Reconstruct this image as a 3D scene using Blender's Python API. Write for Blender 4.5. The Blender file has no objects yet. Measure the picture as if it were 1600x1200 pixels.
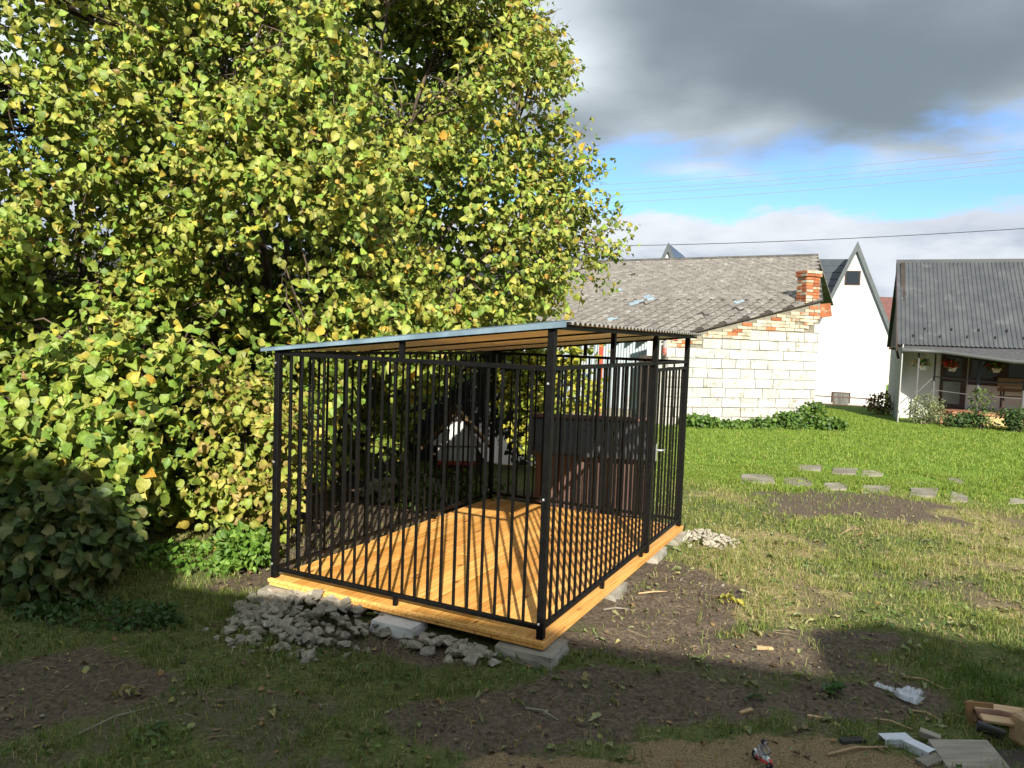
import bpy, bmesh, math, random
import numpy as np
from mathutils import Matrix, Vector
random.seed(7); RNG = np.random.default_rng(11)
R = math.radians
scene = bpy.context.scene
col = scene.collection
# ---------------------------------------------------------------- camera
F, PITCH, ROLL, CAMH = 1178.7, .0614, .0367, 1.848
_c, _s = math.cos(PITCH), math.sin(PITCH)
FWD = np.array([0, _c, -_s]); _u0 = np.array([0, _s, _c]); _r0 = np.array([1., 0, 0])
_cr, _sr = math.cos(ROLL), math.sin(ROLL)
RT = _cr*_r0 + _sr*_u0; UP = _cr*_u0 - _sr*_r0; EYE = np.array([0, 0, CAMH])
cam_d = bpy.data.cameras.new('camera'); cam = bpy.data.objects.new('camera', cam_d); col.objects.link(cam)
cam_d.sensor_width = 36; cam_d.lens = 36*F/1600; cam_d.clip_end = 3000; cam_d.clip_start = .05
m = Matrix.Identity(4)
for i in range(3): m[i][0] = RT[i]; m[i][1] = UP[i]; m[i][2] = -FWD[i]; m[i][3] = EYE[i]
cam.matrix_world = m; scene.camera = cam
def at(x, y, Y):
    """point of the place seen at photo pixel (x, y), at distance Y along the ground"""
    d = FWD + RT*(x-800)/F - UP*(y-600)/F
    return Vector(EYE + d*Y/d[1])
def gnd(x, y, z=0):
    d = FWD + RT*(x-800)/F - UP*(y-600)/F
    return Vector(EYE + d*(z-CAMH)/d[2])
# ---------------------------------------------------------------- world, sun, exposure
SUN = Vector((.0616, -.8715, .4865)).normalized()          # direction towards the sun
EL = math.asin(SUN.z); AZ = math.atan2(SUN.x, SUN.y)
world = bpy.data.worlds.new('World'); scene.world = world; world.use_nodes = True
class NT:
    def __init__(s, tree): s.t = tree; s.n = tree.nodes; s.l = tree.links
    def new(s, typ, **kw):
        n = s.n.new(typ)
        for k, v in kw.items(): setattr(n, k, v)
        return n
    def put(s, sock, v):
        if hasattr(v, 'is_output') or isinstance(v, bpy.types.NodeSocket): s.l.new(v, sock)
        elif v is not None: sock.default_value = v
    def math(s, op, a, b=None, c=None, clamp=False):
        n = s.new('ShaderNodeMath', operation=op, use_clamp=clamp)
        for i, v in enumerate((a, b, c)): s.put(n.inputs[i], v) if v is not None else None
        return n.outputs[0]
    def step(s, v, lo, hi):
        n = s.new('ShaderNodeMapRange', interpolation_type='SMOOTHSTEP')
        s.put(n.inputs[0], v); n.inputs[1].default_value = lo; n.inputs[2].default_value = hi
        n.inputs[3].default_value = 0; n.inputs[4].default_value = 1
        return n.outputs[0]
    def mix(s, f, a, b, mode='MIX'):
        n = s.new('ShaderNodeMix', data_type='RGBA', blend_type=mode)
        s.put(n.inputs[0], f); s.put(n.inputs[6], a); s.put(n.inputs[7], b)
        return n.outputs[2]
    def noise(s, vec, scale, detail=4, rough=.55, dist=0):
        n = s.new('ShaderNodeTexNoise'); s.put(n.inputs['Vector'], vec)
        n.inputs['Scale'].default_value = scale; n.inputs['Detail'].default_value = detail
        n.inputs['Roughness'].default_value = rough; n.inputs['Distortion'].default_value = dist
        return n.outputs[0]
    def mapping(s, vec, scale=(1,1,1), loc=(0,0,0)):
        n = s.new('ShaderNodeMapping'); s.put(n.inputs[0], vec)
        n.inputs['Scale'].default_value = scale; n.inputs['Location'].default_value = loc
        return n.outputs[0]
def c4(c): return (c[0], c[1], c[2], 1)
w = NT(world.node_tree); w.n.clear()
sky = w.new('ShaderNodeTexSky', sky_type='NISHITA', sun_disc=False)
sky.sun_elevation = EL; sky.sun_rotation = AZ; sky.air_density = 1.0; sky.dust_density = .3; sky.ozone_density = 2.5
tc = w.new('ShaderNodeTexCoord').outputs['Generated']
sep = w.new('ShaderNodeSeparateXYZ'); w.l.new(tc, sep.inputs[0])
z = sep.outputs[2]; zz = w.math('ADD', w.math('MAXIMUM', z, 0.0), .16)
cmb = w.new('ShaderNodeCombineXYZ')
w.l.new(w.math('DIVIDE', sep.outputs[0], zz), cmb.inputs[0]); w.l.new(w.math('DIVIDE', sep.outputs[1], zz), cmb.inputs[1])
pl = cmb.outputs[0]                                          # cloud layer seen as a flat ceiling
n_big = w.noise(w.mapping(pl, loc=(.4, 5.2, 0)), .55, 3, .5)
n_mid = w.noise(w.mapping(pl, loc=(1.3, 8.2, 0)), 1.7, 8, .58, .3)
n_puff = w.noise(w.mapping(tc, (1, 1, 2.2), (2.4, .3, 0)), 9, 9, .6, .2)
n_puff2 = w.noise(w.mapping(tc, (1, 1, 2.6), (7.4, 3.3, 0)), 5, 7, .58)
edge = w.math('ADD', z, w.math('MULTIPLY', w.math('SUBTRACT', n_mid, .5), .20))
edge = w.math('ADD', edge, w.math('MULTIPLY', w.math('SUBTRACT', n_big, .5), .12))
grey_m = w.step(edge, .195, .262)
wisp = w.math('MULTIPLY', w.step(n_mid, .52, .80), .22)
low_e = w.math('ADD', z, w.math('MULTIPLY', w.math('SUBTRACT', n_puff, .5), .085))
low_m = w.math('SUBTRACT', 1, w.step(low_e, .155, .172))
sk = w.mix(1.0, sky.outputs[0], (.66, .84, 1.10, 1), 'MULTIPLY')
sk = w.mix(wisp, sk, (4.2, 4.8, 5.6, 1))
lowc = w.mix(w.step(n_puff2, .36, .66), (2.0, 2.45, 3.1, 1), (4.1, 4.35, 4.7, 1))
topl = w.step(w.math('ADD', low_e, w.math('MULTIPLY', n_puff, .02)), .11, .17)
lowc = w.mix(w.math('MULTIPLY', topl, .55), lowc, (4.7, 4.85, 5.1, 1))
sk = w.mix(low_m, sk, lowc)
n_soft = w.noise(w.mapping(pl, loc=(1.3, 8.2, 0)), 1.3, 6, .52)
shade = w.math('ADD', w.math('MULTIPLY', n_big, .85), w.math('MULTIPLY', n_soft, .25))
greyc = w.mix(w.step(shade, .43, .70), (1.14, 1.44, 1.66, 1), (5.8, 6.3, 6.7, 1))
sk = w.mix(grey_m, sk, greyc)
bg = w.new('ShaderNodeBackground'); w.l.new(sk, bg.inputs[0]); bg.inputs[1].default_value = .10
wo = w.new('ShaderNodeOutputWorld'); w.l.new(bg.outputs[0], wo.inputs[0])
sd = bpy.data.lights.new('sun', 'SUN'); sd.energy = 4.35; sd.angle = R(.53); sd.color = (1, .93, .80)
sun = bpy.data.objects.new('sun', sd); col.objects.link(sun); sun.rotation_euler = SUN.to_track_quat('Z', 'Y').to_euler(); sun.location = (0, -20, 20)
scene.render.engine = 'CYCLES'; scene.cycles.max_bounces = 6; scene.cycles.diffuse_bounces = 3; scene.cycles.glossy_bounces = 3; scene.cycles.transmission_bounces = 3; scene.cycles.transparent_max_bounces = 6
scene.view_settings.view_transform = 'Standard'; scene.view_settings.look = 'None'
scene.view_settings.exposure = 1.02; scene.view_settings.gamma = 1
# ---------------------------------------------------------------- helpers
MATS = {}
def mat(name, c, rough=.7, c2=None, scale=6, stretch=(1,1,1), bump=0, bscale=40, metal=0, spec=.4, rnd=0, coord='Object', attr=None, lo=.35, hi=.65, detail=6, stain=None, stain_scale=3):
    """procedural material: base colour broken up by noise, optional per-object variation, stains and fine relief"""
    if name in MATS: return MATS[name]
    mt = bpy.data.materials.new(name); mt.use_nodes = True; t = NT(mt.node_tree)
    b = t.n['Principled BSDF']; b.inputs['Roughness'].default_value = rough; b.inputs['Metallic'].default_value = metal
    b.inputs['Specular IOR Level'].default_value = spec
    vec = t.new('ShaderNodeTexCoord').outputs[coord]
    oi = t.new('ShaderNodeObjectInfo').outputs['Random']
    if rnd:
        va = t.new('ShaderNodeVectorMath', operation='ADD'); t.l.new(vec, va.inputs[0])
        cx = t.new('ShaderNodeCombineXYZ')
        for i in range(3): t.l.new(t.math('MULTIPLY', oi, 17.3+9*i), cx.inputs[i])
        t.l.new(cx.outputs[0], va.inputs[1]); vec = va.outputs[0]
    vs = t.mapping(vec, stretch)
    base = c4(c)
    if attr:
        base = t.new('ShaderNodeAttribute', attribute_name=attr).outputs['Color']
    if c2 is not None:
        base = t.mix(t.step(t.noise(vs, scale, detail), lo, hi), base, c4(c2))
    if stain is not None:
        base = t.mix(t.step(t.noise(t.mapping(vec, loc=(5, 3, 1)), stain_scale, 7, .6), .56, .68), base, c4(stain))
    if rnd:
        base = t.mix(1.0, base, t.mix(oi, (1-rnd,)*3+(1,), (1+rnd,)*3+(1,)), 'MULTIPLY')
    t.put(b.inputs['Base Color'], base)
    if bump:
        bn = t.new('ShaderNodeBump'); bn.inputs['Strength'].default_value = bump; bn.inputs['Distance'].default_value = .01
        t.l.new(t.noise(vs, bscale, 5), bn.inputs['Height']); t.l.new(bn.outputs[0], b.inputs['Normal'])
    MATS[name] = mt; return mt
def link(name, data, parent=None, loc=None, rot=None, mt=None, sc=None):
    o = bpy.data.objects.new(name, data); col.objects.link(o)
    if parent is not None: o.parent = parent
    if loc is not None: o.location = loc
    if rot is not None: o.rotation_euler = rot
    if sc is not None: o.scale = sc
    if mt is not None and data is not None and not data.materials: data.materials.append(mt)
    return o
def tag(o, label=None, cat=None, group=None, kind=None):
    if label: o['label'] = label
    if cat: o['category'] = cat
    if group: o['group'] = group
    if kind: o['kind'] = kind
    return o
def thing(name, label, cat, loc=(0,0,0), rz=0, group=None):
    return tag(link(name, None, None, loc, (0,0,rz)), label, cat, group)
def npmesh(name, V, faces, colr=None, smooth=False):
    """V (n,3); faces: list of index arrays (m,3) or (m,4)"""
    me = bpy.data.meshes.new(name); V = np.asarray(V, np.float32)
    me.vertices.add(len(V)); me.vertices.foreach_set('co', V.ravel())
    faces = [np.asarray(f, np.int32) for f in faces if len(f)]
    li = np.concatenate([f.ravel() for f in faces]); ln = np.concatenate([np.full(len(f), f.shape[1], np.int32) for f in faces])
    st = np.concatenate([[0], np.cumsum(ln)[:-1]]).astype(np.int32)
    me.loops.add(len(li)); me.loops.foreach_set('vertex_index', li)
    me.polygons.add(len(ln)); me.polygons.foreach_set('loop_start', st); me.polygons.foreach_set('loop_total', ln)
    if smooth: me.polygons.foreach_set('use_smooth', np.ones(len(ln), bool))
    me.update(calc_edges=True)
    if colr is not None:
        a = me.color_attributes.new('Col', 'FLOAT_COLOR', 'POINT')
        a.data.foreach_set('color', np.concatenate([colr, np.ones((len(colr), 1))], 1).astype(np.float32).ravel())
    return me
def boxm(name, dims, bev=0, org=(0,0,0)):
    """box mesh of size dims, its minimum corner offset so that org is its centre-bottom when org z is 0"""
    bm = bmesh.new(); bmesh.ops.create_cube(bm, size=1)
    for v in bm.verts: v.co = Vector((v.co.x*dims[0]+org[0], v.co.y*dims[1]+org[1], v.co.z*dims[2]+org[2]))
    if bev: bmesh.ops.bevel(bm, geom=bm.edges[:], offset=bev, segments=1, affect='EDGES')
    me = bpy.data.meshes.new(name); bm.to_mesh(me); bm.free(); return me
def bx(name, parent, mt, lo, hi, bev=0, rot=None):
    lo = Vector(lo); hi = Vector(hi); me = boxm(name, hi-lo, bev)
    return link(name, me, parent, (lo+hi)/2, rot, mt)
def beam(name, parent, mt, a, b, wx, wy=None, bev=0):
    """square bar from a to b"""
    a = Vector(a); b = Vector(b); d = b-a; me = boxm(name, (wx, wy or wx, d.length), bev)
    return link(name, me, parent, (a+b)/2, d.to_track_quat('Z', 'Y').to_euler(), mt)
def poly(name, parent, mt, pts, thick=0, nrm=None):
    """flat polygon of points, extruded by thick along -normal"""
    bm = bmesh.new(); vs = [bm.verts.new(p) for p in pts]; f = bm.faces.new(vs); f.normal_update()
    if thick:
        n = Vector(nrm) if nrm else f.normal.copy()
        r = bmesh.ops.extrude_face_region(bm, geom=[f])
        for v in [g for g in r['geom'] if isinstance(g, bmesh.types.BMVert)]: v.co -= n*thick
    bmesh.ops.recalc_face_normals(bm, faces=bm.faces[:])
    me = bpy.data.meshes.new(name); bm.to_mesh(me); bm.free(); return link(name, me, parent, mt=mt)
def tubes(name, paths, parent=None, mt=None, sides=5, smooth=True):
    """paths: list of (points, radii): one mesh of swept tubes"""
    V = []; Q = []; base = 0
    ang = np.linspace(0, 2*np.pi, sides, endpoint=False)
    for pts, rad in paths:
        P = np.asarray(pts, float); n = len(P); rad = np.broadcast_to(np.asarray(rad, float), (n,))
        T = np.gradient(P, axis=0); T /= np.linalg.norm(T, axis=1, keepdims=True)+1e-9
        ref = np.where(np.abs(T[:, 2:3]) > .9, [[1., 0, 0]], [[0, 0, 1.]])
        A = np.cross(T, ref); A /= np.linalg.norm(A, axis=1, keepdims=True)+1e-9; B = np.cross(T, A)
        ring = P[:, None] + rad[:, None, None]*(A[:, None]*np.cos(ang)[None, :, None] + B[:, None]*np.sin(ang)[None, :, None])
        V.append(ring.reshape(-1, 3))
        i = np.arange(n-1)[:, None]*sides; j = np.arange(sides)[None]; k = (j+1) % sides
        Q.append(base + np.stack([i+j, i+k, i+sides+k, i+sides+j], -1).reshape(-1, 4))
        for cap in (0, n-1):
            for t in range(1, sides-1): Q.append(np.array([[base+cap*sides, base+cap*sides+t, base+cap*sides+t+1, base+cap*sides]])[:, :3] if 0 else np.array([[base+cap*sides, base+cap*sides+t, base+cap*sides+t+1]]))
        base += n*sides
    quads = [q for q in Q if q.shape[1] == 4]; tris = [q for q in Q if q.shape[1] == 3]
    me = npmesh(name, np.concatenate(V), [np.concatenate(quads), np.concatenate(tris)], smooth=smooth)
    return link(name, me, parent, mt=mt)
def vnoise(P, scale, seed=0):
    """smooth value noise in [0,1] for points P (n,3)"""
    r = np.random.default_rng(seed).random((32, 32, 32)); Q = np.asarray(P)*scale + 100.; i = np.floor(Q).astype(int); f = Q-i; f = f*f*(3-2*f)
    out = 0
    for dx in (0, 1):
        for dy in (0, 1):
            for dz in (0, 1):
                wgt = np.abs(1-dx-f[:, 0])*np.abs(1-dy-f[:, 1])*np.abs(1-dz-f[:, 2])
                out = out + wgt*r[(i[:, 0]+dx) % 32, (i[:, 1]+dy) % 32, (i[:, 2]+dz) % 32]
    return out
def nrmz(a): return a/(np.linalg.norm(a, axis=-1, keepdims=True)+1e-9)
# ---------------------------------------------------------------- leaves
LV = np.array([(0,0,0), (.27,.04,0), (.45,.30,0), (.43,.62,0), (.24,.86,0), (0,1.06,0), (-.24,.86,0), (-.43,.62,0), (-.45,.30,0), (-.27,.04,0), (0,.33,0), (0,.68,0)], float)
LF = np.array([(0,1,10), (1,2,10), (2,3,11), (2,11,10), (3,4,11), (4,5,11), (5,6,11), (6,7,11), (7,8,10), (7,10,11), (8,9,10), (9,0,10)])
def leaf_shape(curl, fold, wave):
    v = LV.copy(); v[:, 2] = -curl*(v[:, 1]-.2)**2 + fold*np.abs(v[:, 0]) - .25*curl*v[:, 0]**2
    v[[2, 4, 7, 9], 2] += wave; v[[3, 8, 6], 2] -= wave
    return v
SHAPES = [leaf_shape(.30, .34, .05), leaf_shape(.65, .15, -.07), leaf_shape(.12, .70, .08), leaf_shape(.9, -.25, .06), leaf_shape(-.2, .42, -.06), leaf_shape(.45, .9, .05)]
def leaf_cloud(pos, ydir, nrm, size, colr, narrow=1.0):
    """vertices, faces and colours of many leaves"""
    n = len(pos); y = nrmz(ydir); x = nrmz(np.cross(y, nrm)); zz = np.cross(x, y)
    sh = np.stack(SHAPES)[RNG.integers(0, len(SHAPES), n)]
    sh = sh*np.array([narrow, 1, 1])
    V = pos[:, None] + size[:, None, None]*(sh[..., 0:1]*x[:, None] + sh[..., 1:2]*y[:, None] + sh[..., 2:3]*zz[:, None])
    Fc = (LF[None] + (np.arange(n)*12)[:, None, None]).reshape(-1, 3)
    rim = np.ones(12); rim[[10, 11, 0]] = 1.12; rim[[3, 4, 5, 6, 7]] = .93
    Cc = np.clip(colr[:, None]*rim[None, :, None], 0, 1).reshape(-1, 3)
    return V.reshape(-1, 3), Fc, Cc
LOWI = [0, 2, 3, 5, 7, 8, 10, 11]; LF2 = np.array([(0, 1, 6), (1, 2, 7), (1, 7, 6), (2, 3, 7), (3, 4, 7), (4, 5, 6), (4, 6, 7), (5, 0, 6)])
def leaf_cloud_low(pos, ydir, nrm, size, colr):
    n = len(pos); y = nrmz(ydir); x = nrmz(np.cross(y, nrm)); zz = np.cross(x, y)
    sh = np.stack(SHAPES)[RNG.integers(0, len(SHAPES), n)][:, LOWI]*np.stack([RNG.uniform(.8, 1.12, n), np.ones(n), RNG.uniform(.6, 1.5, n)], -1)[:, None]
    V = pos[:, None] + size[:, None, None]*(sh[..., 0:1]*x[:, None] + sh[..., 1:2]*y[:, None] + sh[..., 2:3]*zz[:, None])
    rim = np.array([1.1, .95, .92, .9, .92, .95, 1.12, 1.12])
    return V.reshape(-1, 3), (LF2[None]+(np.arange(n)*8)[:, None, None]).reshape(-1, 3), np.clip(colr[:, None]*rim[None, :, None], 0, 1).reshape(-1, 3)
def leaf_mat(name, trans=.35, rough=.5, sat=1.0):
    mt = bpy.data.materials.new(name); mt.use_nodes = True; t = NT(mt.node_tree); b = t.n['Principled BSDF']
    a = t.new('ShaderNodeAttribute', attribute_name='Col').outputs['Color']
    pos = t.new('ShaderNodeNewGeometry').outputs['Position']
    a2 = t.mix(1.0, a, t.mix(t.step(t.noise(pos, 55, 3), .3, .7), (.72, .76, .7, 1), (1.15, 1.12, 1.1, 1)), 'MULTIPLY')
    t.put(b.inputs['Base Color'], a2); b.inputs['Roughness'].default_value = rough; b.inputs['Specular IOR Level'].default_value = .35
    tr = t.new('ShaderNodeBsdfTranslucent'); t.put(tr.inputs[0], t.mix(1.0, a2, (1.1, 1.15, .5, 1), 'MULTIPLY'))
    ms = t.new('ShaderNodeMixShader'); ms.inputs[0].default_value = trans
    t.l.new(b.outputs[0], ms.inputs[1]); t.l.new(tr.outputs[0], ms.inputs[2]); t.l.new(ms.outputs[0], t.n['Material Output'].inputs[0])
    bn = t.new('ShaderNodeBump'); bn.inputs['Strength'].default_value = .35; bn.inputs['Distance'].default_value = .004
    t.l.new(t.noise(pos, 120, 3), bn.inputs['Height']); t.l.new(bn.outputs[0], b.inputs['Normal'])
    return mt
HAZ = leaf_mat('hazel_leaf', .20); WEED = leaf_mat('weed_leaf', .3); DRY = leaf_mat('dry_leaf', .15, .75); GRS = leaf_mat('grass_blade', .3, .55)
BARK = mat('bark', (.13, .095, .065), .85, (.06, .045, .035), 12, (1, 1, .3), .5, 30)
# ---------------------------------------------------------------- ground
def smooth(a, lo, hi): t = np.clip((a-lo)/(hi-lo), 0, 1); return t*t*(3-2*t)
_NT = {}
def gnoise(x, y, s, seed):
    if seed not in _NT: _NT[seed] = np.random.default_rng(seed).random((64, 64))
    r = _NT[seed]; qx = x*s+640.; qy = y*s+640.; ix = np.floor(qx).astype(int); iy = np.floor(qy).astype(int); fx = qx-ix; fy = qy-iy; fx = fx*fx*(3-2*fx); fy = fy*fy*(3-2*fy)
    a, b = ix & 63, (ix+1) & 63; c, d = iy & 63, (iy+1) & 63
    return (r[a, c]*(1-fx)+r[b, c]*fx)*(1-fy)+(r[a, d]*(1-fx)+r[b, d]*fx)*fy
def fbm(x, y, s, seed): return .55*gnoise(x, y, s, seed)+.3*gnoise(x, y, s*2.3, seed+1)+.15*gnoise(x, y, s*5.1, seed+2)
def blob(x, y, cx, cy, rx, ry, rot=0, soft=.5, nz=None):
    dx, dy = x-cx, y-cy; c, s = math.cos(rot), math.sin(rot)
    d = np.sqrt(((dx*c+dy*s)/rx)**2 + ((-dx*s+dy*c)/ry)**2)
    d = d + ((fbm(x, y, 2.2, 5) if nz is None else nz)-.5)*.9
    return 1-smooth(d, 1-soft, 1+soft*.4)
SOIL = [(-2.35, 3.72, .95, .42, 0), (.75, 3.9, .85, .42, .15), (.95, 5.3, .75, 1.1, -.5), (.1, 3.5, .6, .3, 0), (2.05, 4.65, .6, .3, .1), (4.1, 8.9, 1.25, .95, .1), (1.9, 3.9, .6, .25, 0),
        (-1.3, 6.6, 1.3, 1.5, .5), (-2.6, 8.6, 3.6, 1.8, 0), (1.3, 4.45, 1.2, .3, -.1), (-.6, 4.35, .8, .25, -.45), (-1.75, 5.35, .5, .25, .2), (.3, 6.5, 1.0, 1.2, .3)]
SAW = [(1.25, 3.2, .85, .27, 0), (.35, 3.1, .5, .12, 0)]
DRYG = [(5.5, 8.3, 2.2, 1.3, .1), (2.4, 7.0, .9, .8, 0), (4.4, 6.6, 1.6, .5, .1), (2.0, 5.8, .8, .9, 0), (6.3, 9.6, 2.2, .5, 0)]
def masks(x, y):
    soil = np.zeros_like(x); saw = np.zeros_like(x); dry = np.zeros_like(x)
    nz = fbm(x, y, 2.2, 5)
    for b in SOIL: soil = np.maximum(soil, blob(x, y, *b, nz=nz))
    for b in SAW: saw = np.maximum(saw, blob(x, y, *b, nz=nz))
    for b in DRYG: dry = np.maximum(dry, blob(x, y, *b, nz=nz))
    lawn = smooth(y + (fbm(x, y, .8, 9)-.5)*2.5, 8.2, 10.5)*smooth(x + y*.06, 1.2, 2.4)
    patch = smooth(fbm(x, y, 1.7, 21), .52, .68)*(1-lawn)
    soil = np.maximum(soil, patch*.48)
    dry = np.maximum(dry*.62, smooth(fbm(x, y, 1.1, 33), .5, .72)*.6*(1-lawn)*smooth(y, 4.3, 5.2))
    return soil*(1-lawn*.6*(1-blob(x, y, 4.1, 8.9, 1.25, .95))), saw, dry*(1-lawn*.7), lawn
def gz(x, y):
    near = 1-smooth(np.hypot(x, y), 9, 16)
    hgt = (fbm(x, y, .7, 3)-.5)*.10 + (fbm(x, y, 5, 41)-.5)*.035*near
    soil = blob(x, y, .75, 4.0, 1.2, .7)
    dk = (np.abs((x-.2145)*.8945-(y-4.18)*.447+1)-1.15); dn = np.abs((x-.2145)*.447+(y-4.18)*.8945-1.55)-1.7
    ins = 1-smooth(np.maximum(dk, dn), -.25, .35)
    hgt = hgt*(1-ins) + ins*(.032)
    far = smooth(y, 13, 18)
    return hgt*(1-far*.8) - .58*smooth(y - .0*x, 24.5, 30.5)
def spaced(lo, hi, c, fine, n):
    t = np.linspace(-1, 1, n); k = 5.2; s = np.sinh(k*t)/np.sinh(k)
    return np.where(s < 0, c+s*(c-lo), c+s*(hi-c))
gx = np.unique(np.concatenate([np.linspace(-4.5, 5.5, 330), np.linspace(5.5, 20, 90), -4.5-np.geomspace(.03, 500, 60), 20+np.geomspace(.3, 480, 30)]))
gy = np.unique(np.concatenate([np.linspace(2.6, 8, 230), np.linspace(8, 26, 120), 2.6-np.geomspace(.03, 300, 50), 26+np.geomspace(.3, 700, 40)]))
GX, GY = np.meshgrid(gx, gy); X = GX.ravel(); Y = GY.ravel()
GZ = gz(X, Y); so, sw, dr, lw = masks(X, Y)
GZ = GZ + so*(gnoise(X, Y, 14, 77)-.5)*.03*(1-smooth(np.hypot(X, Y), 6, 10))
ni, nj = len(gy), len(gx); idx = np.arange(ni*nj).reshape(ni, nj)
me = npmesh('ground', np.stack([X, Y, GZ], -1), [np.stack([idx[:-1, :-1], idx[:-1, 1:], idx[1:, 1:], idx[1:, :-1]], -1).reshape(-1, 4)], np.stack([so, sw, dr], -1), True)
a = me.color_attributes.new('Lawn', 'FLOAT_COLOR', 'POINT'); a.data.foreach_set('color', np.repeat(np.stack([lw], -1), 4, 1).astype(np.float32).ravel())
gm = bpy.data.materials.new('ground'); gm.use_nodes = True; t = NT(gm.node_tree); b = t.n['Principled BSDF']; b.inputs['Roughness'].default_value = .95; b.inputs['Specular IOR Level'].default_value = .15
pos = t.new('ShaderNodeNewGeometry').outputs['Position']
msk = t.new('ShaderNodeSeparateColor'); t.l.new(t.new('ShaderNodeAttribute', attribute_name='Col').outputs['Color'], msk.inputs[0])
lawn = t.new('ShaderNodeAttribute', attribute_name='Lawn').outputs['Fac']
f1 = t.noise(pos, 38, 8, .65); f2 = t.noise(pos, 7, 6, .6); f3 = t.noise(pos, 120, 4, .6)
grass = t.mix(t.step(f1, .35, .65), (.08, .095, .033, 1), (.15, .175, .055, 1))
lawnc = t.mix(t.step(f2, .35, .65), (.11, .20, .028, 1), (.18, .28, .042, 1)); grass = t.mix(lawn, grass, lawnc)
dryc = t.mix(t.step(f1, .35, .65), (.23, .18, .085, 1), (.38, .31, .16, 1))
soilc = t.mix(t.step(f1, .32, .7), (.075, .058, .044, 1), (.18, .14, .10, 1)); soilc = t.mix(t.step(f3, .66, .74), soilc, (.22, .17, .11, 1))
sawc = t.mix(t.step(f3, .35, .65), (.16, .11, .06, 1), (.34, .25, .14, 1))
jit = t.math('MULTIPLY', t.math('SUBTRACT', f1, .5), 1.1)
cc = t.mix(t.step(t.math('ADD', msk.outputs[2], jit), .3, .7), grass, dryc)
cc = t.mix(t.step(t.math('ADD', msk.outputs[0], jit), .3, .62), cc, soilc)
cc = t.mix(t.step(t.math('ADD', msk.outputs[1], jit), .3, .7), cc, sawc)
t.put(b.inputs['Base Color'], cc)
bn = t.new('ShaderNodeBump'); bn.inputs['Strength'].default_value = .9; bn.inputs['Distance'].default_value = .02
t.l.new(t.math('ADD', f1, t.math('MULTIPLY', f3, .5)), bn.inputs['Height']); t.l.new(bn.outputs[0], b.inputs['Normal'])
ground = tag(link('ground', me, mt=gm), kind='structure')

def blades(name, label, n, region, h, wd, cols, dens, near_h=None, maxd=None):
    """grass as single blades; dens(x,y) in 0..1 keeps or drops a blade"""
    x0, x1, y0, y1 = region
    x = RNG.uniform(x0, x1, n); y = RNG.uniform(y0, y1, n)
    k = RNG.random(n) < dens(x, y); x, y = x[k], y[k]; n = len(x)
    zb = gz(x, y)-.004; ht = RNG.uniform(*h, n)*(.6+.8*gnoise(x, y, 3, 8)); wdt = RNG.uniform(*wd, n)
    az = RNG.uniform(0, 2*np.pi, n); ln = RNG.uniform(.15, 1.0, n)
    d = np.stack([np.cos(az), np.sin(az), 0*az], -1); s = np.stack([-np.sin(az), np.cos(az), 0*az], -1)
    tw = RNG.uniform(0, 2*np.pi, n); s = np.stack([np.cos(tw), np.sin(tw), 0*tw], -1)
    p = np.stack([x, y, zb], -1); up = np.array([0, 0, 1.])
    mid = p + up*(ht*.6)[:, None] + d*(ht*ln*.3)[:, None]; tip = p + up*(ht*(1-.35*ln))[:, None] + d*(ht*ln)[:, None]
    V = np.stack([p-s*wdt[:, None], p+s*wdt[:, None], mid+s*(wdt*.8)[:, None], mid-s*(wdt*.8)[:, None], tip], 1)
    i = (np.arange(n)*5)[:, None]
    ci = cols(x, y, n)
    me = npmesh(name, V.reshape(-1, 3), [i+np.array([[0, 1, 2, 3]]), i+np.array([[3, 2, 4]])], np.repeat(ci, 5, 0))
    return tag(link(name, me, mt=GRS), label, 'grass', kind='stuff')
def pick(pal, n, w=None): return np.array(pal)[RNG.choice(len(pal), n, p=w)]*RNG.uniform(.75, 1.2, (n, 1))
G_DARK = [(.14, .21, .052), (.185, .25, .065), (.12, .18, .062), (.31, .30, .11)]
G_DRY = [(.42, .36, .18), (.33, .29, .12), (.50, .42, .23), (.24, .26, .08)]
G_LAWN = [(.165, .25, .034), (.21, .31, .046), (.26, .35, .06), (.35, .35, .11)]
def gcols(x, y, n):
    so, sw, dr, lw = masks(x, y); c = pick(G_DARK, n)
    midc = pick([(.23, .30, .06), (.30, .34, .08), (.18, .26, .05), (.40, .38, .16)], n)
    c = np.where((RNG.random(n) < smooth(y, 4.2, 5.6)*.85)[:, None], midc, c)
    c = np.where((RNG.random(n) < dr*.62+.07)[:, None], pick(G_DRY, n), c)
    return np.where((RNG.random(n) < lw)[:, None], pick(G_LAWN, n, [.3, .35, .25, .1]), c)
SLABS = [(1183, 751, 56, 14), (1245, 754, 48, 13), (1304, 761, 38, 10), (1368, 765, 44, 12), (1442, 771, 44, 13), (1498, 775, 28, 15), (1262, 735, 40, 8), (1318, 738, 40, 9), (1362, 741, 36, 9), (1437, 748, 44, 13), (1492, 752, 26, 9), (1590, 783, 30, 8)]
SLAB_G = [(gnd(px, py), wpx/2*gnd(px, py).y/F, (gnd(px, py-hpx/2).y-gnd(px, py+hpx/2).y)/2) for px, py, wpx, hpx in SLABS]
def gdens(x, y):
    sl = np.ones_like(x)
    for c_, hx, hy in SLAB_G: sl *= 1-.94*((np.abs(x-c_.x) < hx*.95) & (np.abs(y-c_.y) < hy*1.0+.03) | (np.abs(x-c_.x) < hx*.9) & (y < c_.y) & (y > c_.y-hy-.06))
    return sl*gdens0(x, y)
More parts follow.
